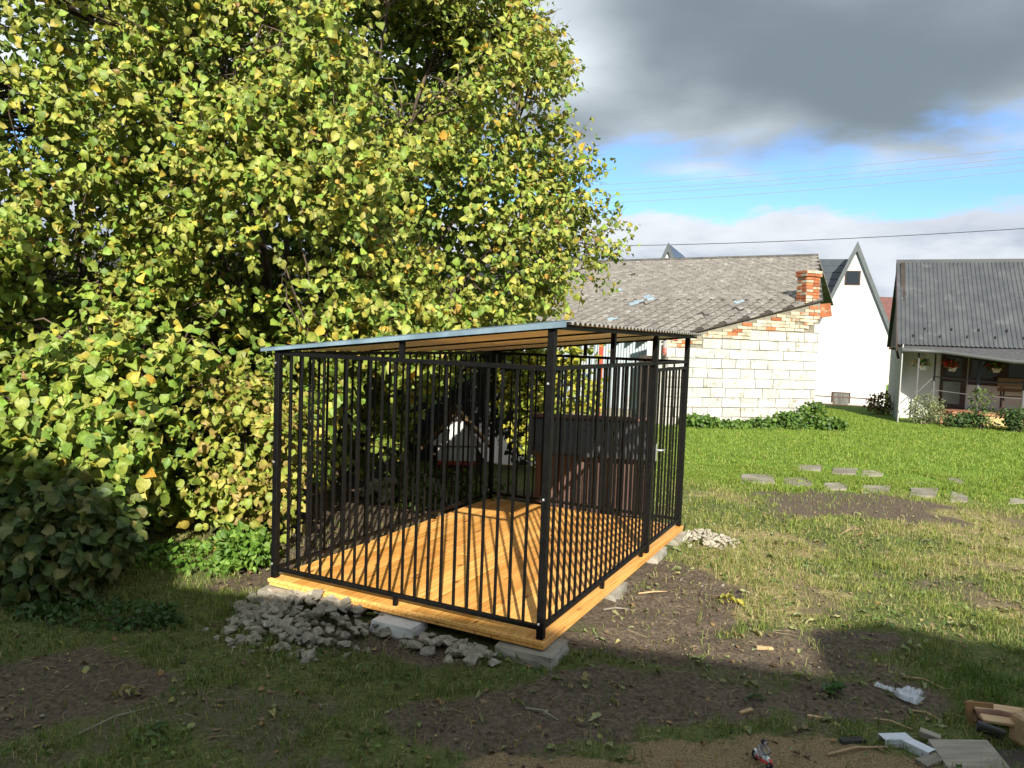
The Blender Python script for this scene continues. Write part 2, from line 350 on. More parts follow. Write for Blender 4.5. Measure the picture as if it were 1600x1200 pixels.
def gdens0(x, y):
    so, sw, dr, lw = masks(x, y)
    px = 800 + F*x/np.maximum(y, .5); vis = (px > -120) & (px < 1720)
    dk = (np.abs((x-.2145)*.8945-(y-4.18)*.447+1)-1.08); dn = np.abs((x-.2145)*.447+(y-4.18)*.8945-1.55)-1.62
    out = np.maximum(dk, dn) > 0
    return (1-.93*smooth(so, .25, .6))*(1-.96*smooth(sw, .2, .5))*(1-.35*dr)*vis*out*(.35+.65*smooth(fbm(x, y, 2.6, 61), .35, .6)+lw)*np.maximum(.15+1.0*smooth(gnoise(x, y, 11, 62)*.6+gnoise(x, y, 23, 63)*.4, .36, .62), lw)
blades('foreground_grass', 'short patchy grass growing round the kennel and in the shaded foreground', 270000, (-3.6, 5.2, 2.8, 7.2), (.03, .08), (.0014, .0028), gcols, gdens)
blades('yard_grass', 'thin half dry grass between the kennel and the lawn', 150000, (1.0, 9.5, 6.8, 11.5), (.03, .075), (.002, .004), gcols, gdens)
blades('lawn_grass', 'bright green mown lawn grass in front of the houses', 190000, (1.8, 18, 9.5, 24.5), (.035, .08), (.0035, .0075), gcols, lambda x, y: gdens(x, y)*smooth(x, 1.8, 2.6)*((y < 19.2+.17*(x-10)) | (x < 10)))
blades('tall_grass_tuft', 'longer green grass clumps beside the scrap timber', 5000, (2.45, 3.6, 3.55, 4.3), (.06, .13), (.0015, .0026), lambda x, y, n: pick([(.10, .19, .025), (.14, .23, .035), (.07, .13, .02)], n), lambda x, y: smooth(fbm(x, y, 2.1, 91), .42, .55))
# ================================================================ KENNEL
YAW = -.4635; KC = Vector((.2145, 4.1802, .15)); KW, KD, KH, KT = 2.0, 3.104, 1.5636, 1.758
KM = Matrix.Translation(KC) @ Matrix.Rotation(YAW, 4, 'Z')
PINE = bpy.data.materials.new('orange_pine'); PINE.use_nodes = True; t = NT(PINE.node_tree); b = t.n['Principled BSDF']
oi = t.new('ShaderNodeObjectInfo').outputs['Random']; vec = t.new('ShaderNodeTexCoord').outputs['Object']
cx = t.new('ShaderNodeCombineXYZ'); [t.l.new(t.math('MULTIPLY', oi, 13.7+7*i), cx.inputs[i]) for i in range(3)]
va = t.new('ShaderNodeVectorMath', operation='ADD'); t.l.new(vec, va.inputs[0]); t.l.new(cx.outputs[0], va.inputs[1]); vec = va.outputs[0]
gr = t.noise(t.mapping(vec, (26, 1.1, 26)), 2.2, 7, .6, .35); kn = t.noise(t.mapping(vec, (9, 2.6, 9)), 1.6, 2, .4)
wv = t.mix(t.step(gr, .30, .70), (.68, .305, .068, 1), (.93, .56, .175, 1)); wv = t.mix(t.step(kn, .68, .74), wv, (.30, .10, .022, 1)); wv = t.mix(t.math('MULTIPLY', t.step(t.noise(t.new('ShaderNodeNewGeometry').outputs['Position'], 3.3, 6, .62), .56, .72), .28), wv, (.30, .20, .11, 1))
wv = t.mix(1.0, wv, t.mix(oi, (.76, .68, .58, 1), (1.10, 1.10, 1.14, 1)), 'MULTIPLY'); t.put(b.inputs['Base Color'], wv)
b.inputs['Roughness'].default_value = .42; b.inputs['Specular IOR Level'].default_value = .4
bn = t.new('ShaderNodeBump'); bn.inputs['Strength'].default_value = .25; bn.inputs['Distance'].default_value = .004; t.l.new(gr, bn.inputs['Height']); t.l.new(bn.outputs[0], b.inputs['Normal'])
BLACK = mat('black_steel', (.004, .004, .0042), .45, (.007, .007, .007), 30, bump=.05, bscale=90, spec=.2)
BOLT = mat('zinc_bolt', (.75, .76, .78), .3, metal=.8)
GALV = mat('galvanised_sheet', (.88, .87, .85), .22, (.82, .81, .80), 4, metal=.35, spec=.5, bump=.03, bscale=3)
TRIM = mat('blue_grey_trim', (.38, .52, .64), .25, (.24, .35, .45), 5, metal=.5)
deck = thing('kennel_platform', 'orange stained pine plank platform under the black dog kennel', 'platform', KC, YAW)
NP = 21; X0, X1 = -2.026, .024; pw = (X1-X0)/NP
for i in range(NP):
    xa = X0+i*pw; cuts = [-.0245] + ([random.choice([1.2, 1.62, 2.05])] if i % 3 != 1 else [random.choice([.9, 2.3])]) + [3.15]
    for k in range(len(cuts)-1):
        dz = random.uniform(-.0012, .0012)
        bx('plank', deck, PINE, (xa+.0016, cuts[k]+.0012, -.024+dz), (xa+pw-.0016, cuts[k+1]-.0012, dz), .002)
for lo, hi in [((-2.03, -.040, -.024), (-1.12, -.026, .000)), ((-1.116, -.040, -.025), (.039, -.026, -.001)), ((-2.02, -.033, -.048), (-.3, -.014, -.0275)), ((-.296, -.034, -.049), (.033, -.014, -.028))]:
    o = bx('edge_board', deck, PINE, lo, hi, .003)
for ya, yb in [(-.0245, 1.7), (1.704, 3.15)]:
    bx('edge_board', deck, PINE, (.0255, ya, -.025), (.0395, yb, -.001), .003); bx('edge_board', deck, PINE, (.014, ya, -.05), (.033, yb, -.028), .003)
for y in (.1, .9, 1.7, 2.4, 3.05): bx('joist', deck, PINE, (-2.015, y-.02, -.048), (.01, y+.02, -.026))
ken = thing('dog_kennel', 'black steel bar dog kennel with a sloping corrugated sheet roof', 'dog kennel', KC, YAW)
PW = .042; q = PW/2
ZR = KH-.016
def kpost(x, y, top):
    o = bx('post', ken, BLACK, (x-q, y-q, 0), (x+q, y+q, top), .003); return o
pC = kpost(0, 0, KT); pL = kpost(-KW, 0, KH-.002); pR = kpost(0, KD, KT); pB = kpost(-KW, KD, KH-.002)
BARM = boxm('bar', (.0155, .0155, ZR-.075-.03), .002); BARM.materials.append(BLACK)
boltm = bpy.data.meshes.new('bolt'); bmx = bmesh.new(); bmesh.ops.create_uvsphere(bmx, u_segments=8, v_segments=5, radius=.0085); bmx.to_mesh(boltm); bmx.free(); boltm.materials.append(BOLT)
for p, zs in ((pC, (.09, .80, 1.45)), (pL, (.10, .80, 1.47)), (pR, (.09, .8)), (pB, (.1, .8))):
    hz = p.dimensions.z/2 if False else (KT/2 if p in (pC, pR) else (KH-.002)/2)
    for zc in zs: link('bolt', boltm, p, (-.006, -q-.003, zc-hz))
def panel(name, a, b, nb, feet=(), skip=None, top=None):
    """rails from a to b with nb bars, bars are sub-parts of the panel frame"""
    a = Vector(a); b = Vector(b); d = (b-a); L = d.length; d.normalize(); ang = math.atan2(d.y, d.x)
    zt = top or ZR
    bm = bmesh.new()
    def bb(lo, hi):
        r = bmesh.ops.create_cube(bm, size=1)['verts']
        for v in r: v.co = Vector([(lo[i]+hi[i])/2 + v.co[i]*(hi[i]-lo[i]) for i in range(3)])
    bb((0, -.014, zt-.026), (L, .014, zt))
    me = bpy.data.meshes.new(name); bm.to_mesh(me); bm.free()
    o = link(name, me, ken, a, (0, 0, ang), BLACK)
    bx('bottom_rail', o, BLACK, (0, -.014, .052), (L, .014, .078), .002)
    for fx in feet: bx('foot', o, BLACK, (fx-.013, -.012, 0), (fx+.013, .012, .0515))
    hbar = zt-.026-.078
    bmn = BARM if top is None else boxm('bar', (.0155, .0155, hbar))
    if top is None: zc = .078+(ZR-.026-.078)/2
    else: zc = .078+hbar/2; bmn.materials.append(BLACK)
    for i in range(nb):
        link('bar', bmn, o, (L*(i+1)/(nb+1), 0, zc))
    return o
panel('bar_panel', (-KW+q, 0, 0), (-q, 0, 0), 20, (.98,))
panel('bar_panel', (0, q, 0), (0, 2.03, 0), 20, (1.0, 1.9))
panel('bar_panel', (-KW, q, 0), (-KW, KD-q, 0), 31, (1.0, 2.0))
panel('bar_panel', (-KW+q, KD, 0), (-q, KD, 0), 20, (.98,))
gp = bx('gate_post', ken, BLACK, (-q, 2.031, .0), (q, 2.031+.05, KT-.02), .003)
bx('top_rail', ken, BLACK, (-.014, 2.082, ZR-.026), (.014, KD-q-.001, ZR))
g = panel('gate', (0, 2.10, 0), (0, KD-q-.02, 0), 8, (), top=ZR-.055)
for xx in (.0, KD-q-.02-2.10): bx('stile', g, BLACK, (xx-.012, -.0155, .052), (xx+.012, .0155, ZR-.056))
lock = bx('lock_case', g, BLACK, (.013, -.018, .72), (.075, .018, .90), .003)
hd = bx('handle_plate', g, BOLT, (.028, -.028, .74), (.05, -.0185, .88), .003)
tubes('handle', [([(.04, -.028, .83), (.04, -.062, .83), (.05, -.068, .83), (.13, -.068, .826)], .008)], g, BOLT, 8)
# roof frame and sheet
RZ = lambda x: 1.775+.104*x
for y in (0, 1.03, 2.06, KD):
    beam('rafter', ken, BLACK, (-KW-.03, y, RZ(-KW-.03)-.0125), (.045, y, RZ(.045)-.0125), *((.006, .012) if 0 < y < KD else (.008, .025)))
for y in (1.03, 2.06): bx('roof_strut', ken, BLACK, (-.015, y-.016, ZR+.001), (.015, y+.016, RZ(0)-.023))
for y in (0, KD): bx('roof_strut', ken, BLACK, (-1.015, y-.014, ZR+.001), (-.985, y+.014, RZ(-1)-.022))
bx('roof_beam', ken, BLACK, (-.015+.045, -.04, RZ(.06)-.030), (.075, KD+.04, RZ(.06)-.011))
ys = np.linspace(-.045, KD+.05, 470); xs = np.linspace(-2.11, .125, 12)
prof = .009*np.clip(np.sin(ys*2*np.pi/.076)*1.6, -1, 1)
XX, YY = np.meshgrid(xs, ys); ZZ = RZ(XX)+prof[:, None]+.002
ii = np.arange(XX.size).reshape(XX.shape); top = np.stack([XX, YY, ZZ], -1).reshape(-1, 3); nv = len(top)
fq = np.stack([ii[:-1, :-1], ii[:-1, 1:], ii[1:, 1:], ii[1:, :-1]], -1).reshape(-1, 4)
bot = top - [0, 0, .0016]
rim = np.concatenate([ii[0], ii[1:, -1], ii[-1, ::-1][1:], ii[::-1, 0][1:]]); rq = np.stack([rim[:-1], rim[1:], rim[1:]+nv, rim[:-1]+nv], -1)
sheet = link('roof_sheet', npmesh('roof_sheet', np.concatenate([top, bot]), [fq, fq[:, ::-1]+nv, rq], smooth=True), ken, mt=GALV)
poly('edge_trim', sheet, TRIM, [(-2.115, -.052, RZ(-2.115)-.012), (.10, -.052, RZ(.10)-.020), (.10, -.052, RZ(.10)+.018), (-2.115, -.052, RZ(-2.115)+.012)], .004, (0, -1, 0))
poly('edge_trim', sheet, TRIM, [(-2.115, -.056, RZ(-2.115)+.0125), (.10, -.056, RZ(.10)+.0185), (.10, .05, RZ(.10)+.0185), (-2.115, .05, RZ(-2.115)+.0125)], .002, (0, 0, 1))
for i in range(14):
    y = .06+i*.228; link('roof_screw', boltm, sheet, (.075, y, RZ(.075)+.013)).data = boltm
# supports
CONC = mat('concrete', (.36, .335, .28), .9, (.24, .225, .18), 5, bump=.6, bscale=25, rnd=.12, stain=(.42, .40, .36))
WHITEB = mat('white_limestone', (.80, .80, .79), .8, (.66, .65, .63), 6, bump=.5, bscale=18)
def block(name, label, loc, rz, dims, mt, group=None, rough=.0035):
    bm = bmesh.new(); bmesh.ops.create_cube(bm, size=1); bmesh.ops.subdivide_edges(bm, edges=bm.edges[:], cuts=3, use_grid_fill=True)
    for v in bm.verts:
        n = v.co.copy(); v.co = Vector((v.co.x*dims[0], v.co.y*dims[1], (v.co.z+.5)*dims[2]))
        if v.co.z < dims[2]*.98: v.co += Vector((random.gauss(0, rough), random.gauss(0, rough), 0))
        cnt = sum(abs(c) > .49 for c in n)
        if cnt >= 2: v.co -= Vector((n.x*dims[0], n.y*dims[1], 0))*.035*random.uniform(.3, 1.6)
    me = bpy.data.meshes.new(name); bm.to_mesh(me); bm.free()
    o = link(name, me, None, loc, (0, 0, rz), mt); return tag(o, label, 'block', group)
def kl(x, y, z=-.185): return KM @ Vector((x, y, z))
BB = 'blocks carrying the platform'
block('concrete_block', 'mossy grey concrete block under the nearest corner of the platform', kl(-.075, .055), YAW+.05, (.36, .30, .126), CONC, BB)
block('concrete_block', 'grey concrete block under the right platform edge, second from the nearest corner', kl(-.08, 1.28), YAW, (.28, .30, .126), CONC, BB)
block('concrete_block', 'grey concrete block under the right platform edge, between the other two there and the gravel', kl(-.085, 2.38), YAW, (.28, .34, .126), CONC, BB)
block('concrete_block', 'pale concrete block under the far right corner of the platform beside the gravel heap', kl(-.07, 3.0), YAW, (.30, .34, .126), CONC, BB)
block('concrete_block', 'weathered concrete block under the left platform corner behind the stones', kl(-1.88, .03), YAW+.1, (.36, .28, .126), CONC, BB)
block('white_block', 'white cut stone block under the middle of the front platform edge', kl(-.93, -.05), YAW+.03, (.30, .20, .124), WHITEB, None, .004)
# ---------------------------------------------------------------- stones
def stone_mesh(seed):
    rr = random.Random(seed); bm = bmesh.new()
    pts = [Vector((rr.gauss(0, 1), rr.gauss(0, 1), rr.gauss(0, 1))).normalized()*rr.uniform(.8, 1.1) for _ in range(13)]
    vs = [bm.verts.new((p.x*.5, p.y*.40, p.z*.28)) for p in pts]
    r = bmesh.ops.convex_hull(bm, input=vs)
    bmesh.ops.delete(bm, geom=[v for v in bm.verts if not v.link_faces], context='VERTS')
    me = bpy.data.meshes.new('stone'); bm.to_mesh(me); bm.free(); return me
STONE = mat('limestone_rubble', (.36, .325, .265), .85, (.25, .225, .18), 3, bump=.5, bscale=14, rnd=.26, stain=(.48, .445, .38), stain_scale=2)
STONEP = mat('pale_rubble', (.42, .39, .32), .85, (.32, .29, .23), 3, bump=.5, bscale=14, rnd=.2)
SM = [stone_mesh(i) for i in range(14)]
SMP = [s.copy() for s in SM]
for s in SM: s.materials.append(STONE)
for s in SMP: s.materials.append(STONEP)
def pile(name, label, cen, rx, ry, rot, hgt, n, smin, smax, meshes, lim=300):
    root = thing(name, label, 'stones', (cen[0], cen[1], 0)); c, s = math.cos(rot), math.sin(rot); cnt = 0
    mb = bmesh.new()
    bm_core = []
    for i in range(n):
        a = random.uniform(0, 6.283); r = math.sqrt(random.random())*random.uniform(.8, 1.08); lx, ly = r*math.cos(a)*rx, r*math.sin(a)*ry
        x = lx*c-ly*s; y = lx*s+ly*c; zz = hgt*max(0, 1-r*r)*random.uniform(.55, 1.0)
        sz = random.uniform(smin, smax)*random.uniform(.75, 1.1)
        o = link('stone', random.choice(meshes), root, (x, y, float(gz(np.array([cen[0]+x]), np.array([cen[1]+y]))[0])+zz+sz*.05), (random.uniform(-.6, .6), random.uniform(-.6, .6), random.uniform(0, 6.28)), None, (sz, sz, sz)); cnt += 1
    return root
pile('rubble_heap', 'low heap of grey broken stones at the left front of the kennel', (-1.20, 4.68), .60, .46, -.42, .115, 300, .06, .122, SM)
pile('rubble_edge', 'scatter of smaller grey stones spilling onto the grass before the stone heap', (-1.32, 4.42), .55, .28, -.42, .03, 80, .03, .08, SM)
pile('rubble_strip', 'narrow strip of grey stones tucked under the front edge near the corner block', (-.30, 4.26), .36, .13, -.47, .05, 60, .06, .12, SM)
pile('pale_gravel_heap', 'small heap of pale cream gravel at the far right corner of the platform', (1.86, 6.95), .34, .26, .5, .10, 170, .04, .085, SMP)
pile('rockery', 'pale rocks among dry plants beyond the left side of the kennel', (-1.15, 8.3), .55, .35, .2, .22, 34, .15, .34, SMP)
# ================================================================ BUILDINGS
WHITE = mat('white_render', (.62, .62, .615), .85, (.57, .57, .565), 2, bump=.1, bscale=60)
GREYP = mat('plinth_shaded_wall_grey', (.42, .42, .42), .85, (.36, .36, .36), 4, bump=.2, bscale=60)  # plinth colour; on the porch house side wall it is painted shade
DARKT = mat('dark_metal_tile', (.045, .055, .065), .35, (.06, .07, .082), 8, spec=.5)
ANTHR = mat('anthracite_trim', (.085, .10, .105), .45, (.10, .115, .12), 6)
GLASS = mat('window_glass', (.02, .024, .028), .05, spec=.8)
FRAMEB = mat('brown_frame', (.045, .022, .016), .5, (.06, .03, .02), 10)
BLOCKM = mat('whitewashed_block', (.53, .525, .49), .9, (.44, .435, .40), 3.0, bump=.9, bscale=9, rnd=.10, stain=(.30, .275, .22), stain_scale=5.5)
BRICKO = mat('orange_brick', (.46, .15, .06), .9, (.34, .11, .05), 6, bump=.6, bscale=20, rnd=.3, stain=(.50, .42, .30))
BRICKW = mat('limewashed_brick', (.52, .47, .36), .9, (.40, .35, .26), 6, bump=.6, bscale=20, rnd=.22, stain=(.40, .17, .08), stain_scale=3)
MORTAR = mat('mortar', (.25, .23, .18), .95, (.18, .165, .13), 7, bump=.8, bscale=30)
ETERN = mat('asbestos_shingle', (.235, .215, .19), .9, (.155, .143, .127), 4, bump=.7, bscale=16, rnd=.14, stain=(.36, .335, .30), stain_scale=5)
BLUET = mat('new_bluish_shingle', (.30, .39, .45), .5, (.26, .34, .40), 4, rnd=.1)
CORR = mat('grey_corrugated_steel', (.42, .48, .52), .45, (.36, .42, .46), 2, metal=.25, stain=(.34, .33, .31))
REDP = mat('red_paint', (.45, .07, .03), .55, (.36, .05, .025), 8)
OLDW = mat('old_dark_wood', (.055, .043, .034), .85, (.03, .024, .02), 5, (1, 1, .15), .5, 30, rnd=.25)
def V3(p, z=None): v = Vector(p); return Vector((v.x, v.y, v.z if z is None else z))
P1 = at(1075, 520, 17.0); P2 = at(1283, 469, 18.0); RD = Vector((math.cos(R(146.5)), math.sin(R(146.5)), 0))
P3 = Vector((8.918, 22.56, 4.591)); P4 = P3+RD*11; P5 = P1+RD*10.5
barn = thing('old_barn', 'old whitewashed block barn with worn grey diamond shingle roof', 'barn', (P1.x, P1.y, 0))
INV = Vector((P1.x, P1.y, 0))
wu = (V3(P2, 0)-V3(P1, 0)); WL = wu.length; wu.normalize(); wn = Vector((wu.y, -wu.x, 0))
if wn.y > 0: wn = -wn
SL = -.52; topz = lambda s: P1.z + (P2.z-P1.z)*s/WL                 # wall goes on to the left of P1
wall_pts = [wu*SL, wu*WL, wu*WL+Vector((0, 0, P2.z-.05)), Vector((0, 0, P1.z-.05)), wu*SL+Vector((0, 0, P1.z-.06))]
wall = poly('wall', barn, MORTAR, [p - wn*.02 for p in wall_pts], .35, wn)
def wall_piece(name, s0, s1, z0, z1, mt, proud, j=.006, rotj=.0):
    bm = bmesh.new(); d = .05
    cs = [(s0, z0), (s1, z0), (s1, z1), (s0, z1)]
    fr = [bm.verts.new(wu*(s+random.uniform(-j, j)) + wn*proud*random.uniform(.6, 1.25) + Vector((0, 0, zc+random.uniform(-j, j)))) for s, zc in cs]
    bk = [bm.verts.new(wu*s - wn*.03 + Vector((0, 0, zc))) for s, zc in cs]
    bm.faces.new(fr)
    for i in range(4): bm.faces.new([fr[i], fr[(i+1) % 4], bk[(i+1) % 4], bk[i]])
    bmesh.ops.recalc_face_normals(bm, faces=bm.faces[:])
    me = bpy.data.meshes.new(name); bm.to_mesh(me); bm.free(); return link(name, me, wall, mt=mt)
RH = .223; BLt = lambda s: 1.84 + .52*max(0, s)/WL                  # top of the block work
zc = -.02; row = 0
while zc < 2.5:
    s = SL - (.25 if row % 2 else 0) + random.uniform(-.04, .04)
    while s < WL:
        L = random.choice([.49, .49, .5, .47, .38]); s1 = min(s+L, WL); sa = max(s, SL)
        if s1-sa > .08 and zc+RH <= BLt((sa+s1)/2)+.11: wall_piece('block', sa+.008, s1-.008, zc+.007, zc+RH-.007, BLOCKM, .012+random.uniform(0, .008))
        s = s1 if s1 < WL else WL
        if s1 >= WL: break
    zc += RH; row += 1
zb = 1.62; row = 0
while zb < 3.0:
    s = SL - (.13 if row % 2 else 0)
    while s < WL:
        s1 = min(s+.255, WL); mid = (s+s1)/2; sa = max(s, SL)
        blk = math.floor((BLt(mid)+.11+.02)/RH)*RH-.02
        if s1-sa > .07 and zb >= blk and zb+.07 < topz(max(sa, 0))-.06 and random.random() > .06:
            k = random.random(); ora = .10+.28*(vnoise(np.array([[mid*1.2, zb*2, 0]]), 1.3, 4)[0] > .55)
            wall_piece('brick', sa+.006, s1-.006, zb+.005, zb+.072, BRICKO if k < ora else BRICKW, .008+random.uniform(-.006, .01))
        s = s1
        if s1 >= WL: break
    zb += .077; row += 1
for k in range(5):   # brick row along the verge, behind it the roof
    pass
# roof deck and diamond shingles
rn = (P2-P1).cross(RD); rn.normalize(); rn = rn if rn.z > 0 else -rn
loc = lambda p: Vector(p)-INV
roof = poly('roof', barn, OLDW, [loc(p) for p in (P1+wn*.05, P2+wn*.04+wu*.03, P3, P4, P5)], .03, rn)
poly('roof_back_slope', barn, ETERN, [loc(p) for p in (P3+Vector((0, 0, -.02)), P4+Vector((0, 0, -.02)), P4+Vector((1.6, 2.5, -1.3)), P3+Vector((1.6, 2.5, -1.3)))], .05)
ax = RD; ay = rn.cross(RD); ay = ay if ay.z > 0 else -ay
o2 = P1.copy(); dgx, dgy = .30, .24
def diamond(colour, seed):
    rr = random.Random(seed); pts = [Vector((-dgx*.52, 0, 0)), Vector((0, -dgy*1.04, 0)), Vector((dgx*.52, 0, 0)), Vector((0, dgy*1.04, 0))]
    bm = bmesh.new(); lo = [bm.verts.new(p) for p in pts]; hi = [bm.verts.new(p*.985+Vector((rr.uniform(-.008, .008), rr.uniform(-.008, .008), .012 + (.016 if p.y < 0 else 0)+rr.uniform(0, .006)))) for p in pts]
    bm.faces.new(hi)
    for i in range(4): bm.faces.new([lo[i], lo[(i+1) % 4], hi[(i+1) % 4], hi[i]])
    bmesh.ops.recalc_face_normals(bm, faces=bm.faces[:]); me = bpy.data.meshes.new('shingle'); bm.to_mesh(me); bm.free(); me.materials.append(colour); return me
DM = [diamond(ETERN, i) for i in range(6)]; DB = diamond(BLUET, 9)
vq = (V3(P2)-V3(P1)); pu = vq.dot(ax); pv = vq.dot(ay); H2 = (P3-P1).dot(ay)
right_edge = lambda v: (pu*v/pv if v < pv else pu + ((P3-P1).dot(ax)-pu)*(v-pv)/(H2-pv))    # verge of the roof in (u,v)
MX = Matrix((ax, ay, rn)).transposed().to_4x4()
if MX.determinant() < 0: MX = Matrix((-ax, ay, rn)).transposed().to_4x4()
cand = []
r = 0; v = .02
def pix(p):
    d = np.array(p)-EYE; zz = d@FWD; return 800+F*(d@RT)/zz, 600-F*(d@UP)/zz
blue_px = [(966, 452), (1003, 470), (1014, 464), (1022, 467), (1151, 472), (952, 498), (990, 474)]
while v < H2-.1:
    u = right_edge(v)+.12 + (dgx/2 if r % 2 else 0)
    while u < 9.8:
        p = P1+ax*u+ay*v; cand.append((p, pix(p))); u += dgx
    v += dgy; r += 1
blue = set()
for bp in blue_px: blue.add(min(range(len(cand)), key=lambda i: (cand[i][1][0]-bp[0])**2+4*(cand[i][1][1]-bp[1])**2))
gone = set(min(range(len(cand)), key=lambda i: (cand[i][1][0]-bp[0])**2+4*(cand[i][1][1]-bp[1])**2) for bp in [(988, 431), (1012, 475), (1096, 494), (1150, 484)])
order = sorted(range(len(cand)), key=lambda i: (cand[i][1][0] < 945, cand[i][1][1] > 545, (cand[i][0]-Vector(EYE)).length - (50 if i in blue else 0)))
rest = []
for rank, i in enumerate(order):
    if i in gone: continue
    p = cand[i][0]; tl = Matrix.Translation(loc(p)) @ MX @ Matrix.Rotation(random.uniform(-.03, .03), 4, 'Z')
    if rank < 300:
        o = link('shingle', DB if i in blue else random.choice(DM), roof); o.matrix_local = tl
    else: rest.append(tl)
bm = bmesh.new()
for tl in rest:
    tmp = random.choice(DM).copy(); tmp.transform(tl); bm.from_mesh(tmp); bpy.data.meshes.remove(tmp)
me = bpy.data.meshes.new('shingles'); bm.to_mesh(me); bm.free(); tag(link('shingles', me, roof, mt=ETERN), kind='stuff')
tubes('ridge_cap', [([loc(P3+Vector((0, 0, .0))), loc(P4)], .07)], barn, ETERN, 8)
# chimney of single bricks, projecting brick eave and purlin
ck = wu*(WL-.19) - wn*.25 + Vector((0, 0, P2.z-.12))
ch = bx('chimney', barn, MORTAR, ck+Vector((-.17, -.17, 0)), ck+Vector((.17, .17, .80)), 0)
ch.rotation_euler = (0, 0, math.atan2(wu.y, wu.x))
brm = {}
for lev in range(11):
    for side in range(4):
        for k in range(2):
            wd = .18 if lev < 9 else .215
            o = link('brick', boxm('brick', (wd*.96, .05, .064), .006), ch, None, None, random.choice([BRICKO, BRICKO, BRICKW]))
            o.matrix_local = Matrix.Rotation(side*math.pi/2, 4, 'Z') @ Matrix.Translation(((k-.5)*wd + (.0 if lev % 2 else .0), -(.165 if lev < 9 else .195)+random.uniform(-.004, .004), -.40+.037+lev*.0735))
eo = thing  # (no extra object)
bx('eave_beam', barn, BRICKO, wu*(WL+.01) - wn*.35 + Vector((0, -.05, P2.z-.40)), wu*(WL+.50) - wn*.35 + Vector((0, .14, P2.z-.08)), .01, (0, -.18, .1))
# long front wall of corrugated steel running back left from the wall
def corrugated(name, parent, mt, org, ux, uy, L, H, pitch, amp, thick=0):
    n = int(L/pitch*6)+1; s = np.linspace(0, L, n); w_ = amp*np.sin(s*2*np.pi/pitch); nn = np.cross(ux, uy)
    A = np.array(org)+s[:, None]*np.array(ux)+w_[:, None]*nn; B = A+np.array(uy)*H; V = np.concatenate([A, B]); i = np.arange(n-1)
    return link(name, npmesh(name, V, [np.stack([i, i+1, i+1+n, i+n], -1)], smooth=True), parent, mt=mt)
ed = RD; est = loc(P1+RD*.9+Vector((0, .35, 0))); est.z = .12
for k in range(4):
    corrugated('steel_sheet', barn, CORR, est+ed*(k*.93)+Vector((0, .004*k, 0)), tuple(ed), (0, 0, 1), .945, 1.86, .075, .011)
bx('sill_wall', barn, MORTAR, est+Vector((-4.0, .12, -.2)), est+Vector((0, .3, .12)), 0)
bx('door_jamb', barn, BLOCKM, loc(P1)+Vector((-.62, .02, -P1.z)), loc(P1)+Vector((-.50, .45, -.08)), .01)
bx('door_leaf', barn, OLDW, loc(P1)+Vector((-1.0, .42, -P1.z)), loc(P1)+Vector((-.63, .48, -.55)), .005)
bx('roof_lining', barn, OLDW, loc(P1)+Vector((-1.05, .2, -.22)), loc(P1)+Vector((-.5, .3, -.1)), .005)
pd = at(937, 600, 17.1); dp = tubes('downpipe', [([(pd.x, pd.y, .05), (pd.x, pd.y, 1.9)], .05)], None, REDP, 10); tag(dp, 'red pipe standing upright before the grey corrugated barn wall', 'pipe')
sg = thing('hanging_sheet', 'weathered grey sheet with a red blotch hanging by the barn doorway', 'sheet', at(1046, 556, 16.9))
me = npmesh('panel', [(x*.16+.0, .05*math.sin(x*2.3), .36*y*(1-.12*x*x)) for y in (0, .35, .7, 1) for x in (-1, -.5, 0, .5, 1)], [[(r*5+c, r*5+c+1, r*5+c+6, r*5+c+5) for r in range(3) for c in range(4)]], smooth=True)
pn = link('panel', me, sg, mt=mat('old_sheet', (.34, .33, .33), .6, (.25, .24, .24), 5, stain=(.42, .09, .06), stain_scale=4)); sm_ = pn.modifiers.new('s', 'SOLIDIFY'); sm_.thickness = .01
link('top_batten', boxm('top_batten', (.34, .03, .035)), sg, (0, -.01, .375), mt=mat('red_batten', (.42, .09, .06), .6))
# ---------------------------------------------------------------- white house with steep gables
fd = Vector((-5.6, 2.1, 0)).normalized(); fn = Vector((fd.y, -fd.x, 0)); fn = fn if fn.y < 0 else -fn
WHY = 31.5; ap = at(1340, 379, WHY); wh = thing('white_house', 'tall white rendered house with steep dark metal gables behind the barn', 'house', (ap.x, ap.y, 0)); AZ_ = ap.z
def gable(c0, hw, rise, over, back):
    """steep cross gable whose front wall stands at c0 (local, on the ground line of the facade)"""
    e0 = AZ_-rise; top = c0+Vector((0, 0, AZ_-.16))
    poly('gable_wall', wh, WHITE, [c0+fd*hw+Vector((0, 0, -.8)), c0-fd*hw+Vector((0, 0, -.8)), c0-fd*hw+Vector((0, 0, e0)), top, c0+fd*hw+Vector((0, 0, e0))], .25, fn)
    for s in (1, -1):
        a = c0+fn*over+Vector((0, 0, AZ_)); bq = c0+fn*over+fd*s*(hw+.14)+Vector((0, 0, e0-.42))
        a2 = c0-fn*back+Vector((0, 0, AZ_)); b2 = c0-fn*back+fd*s*(hw+.16)+Vector((0, 0, e0-.42))
        sl = poly('gable_roof', wh, DARKT, [a, bq, b2, a2], .10, (0, 0, 1))
        ndir = (bq-a).normalized()
        fb = poly('barge_board', sl, ANTHR, [a+fn*.03+Vector((0, 0, .05)), bq+fn*.03+Vector((0, 0, .05)), bq+fn*.03+Vector((0, 0, -.30)), a+fn*.03+Vector((0, 0, -.36))], .05, fn)
gr_c = Vector((0, 0, 0)); gable(gr_c, 1.42, 3.35, .10, 5.0)
lc = at(1045, 383, 34.0); gl = Vector((lc.x-ap.x, lc.y-ap.y, 0)); gable(gl, 1.42, 3.35, .10, 5.0)
zr = at(1300, 404, 33.6).z
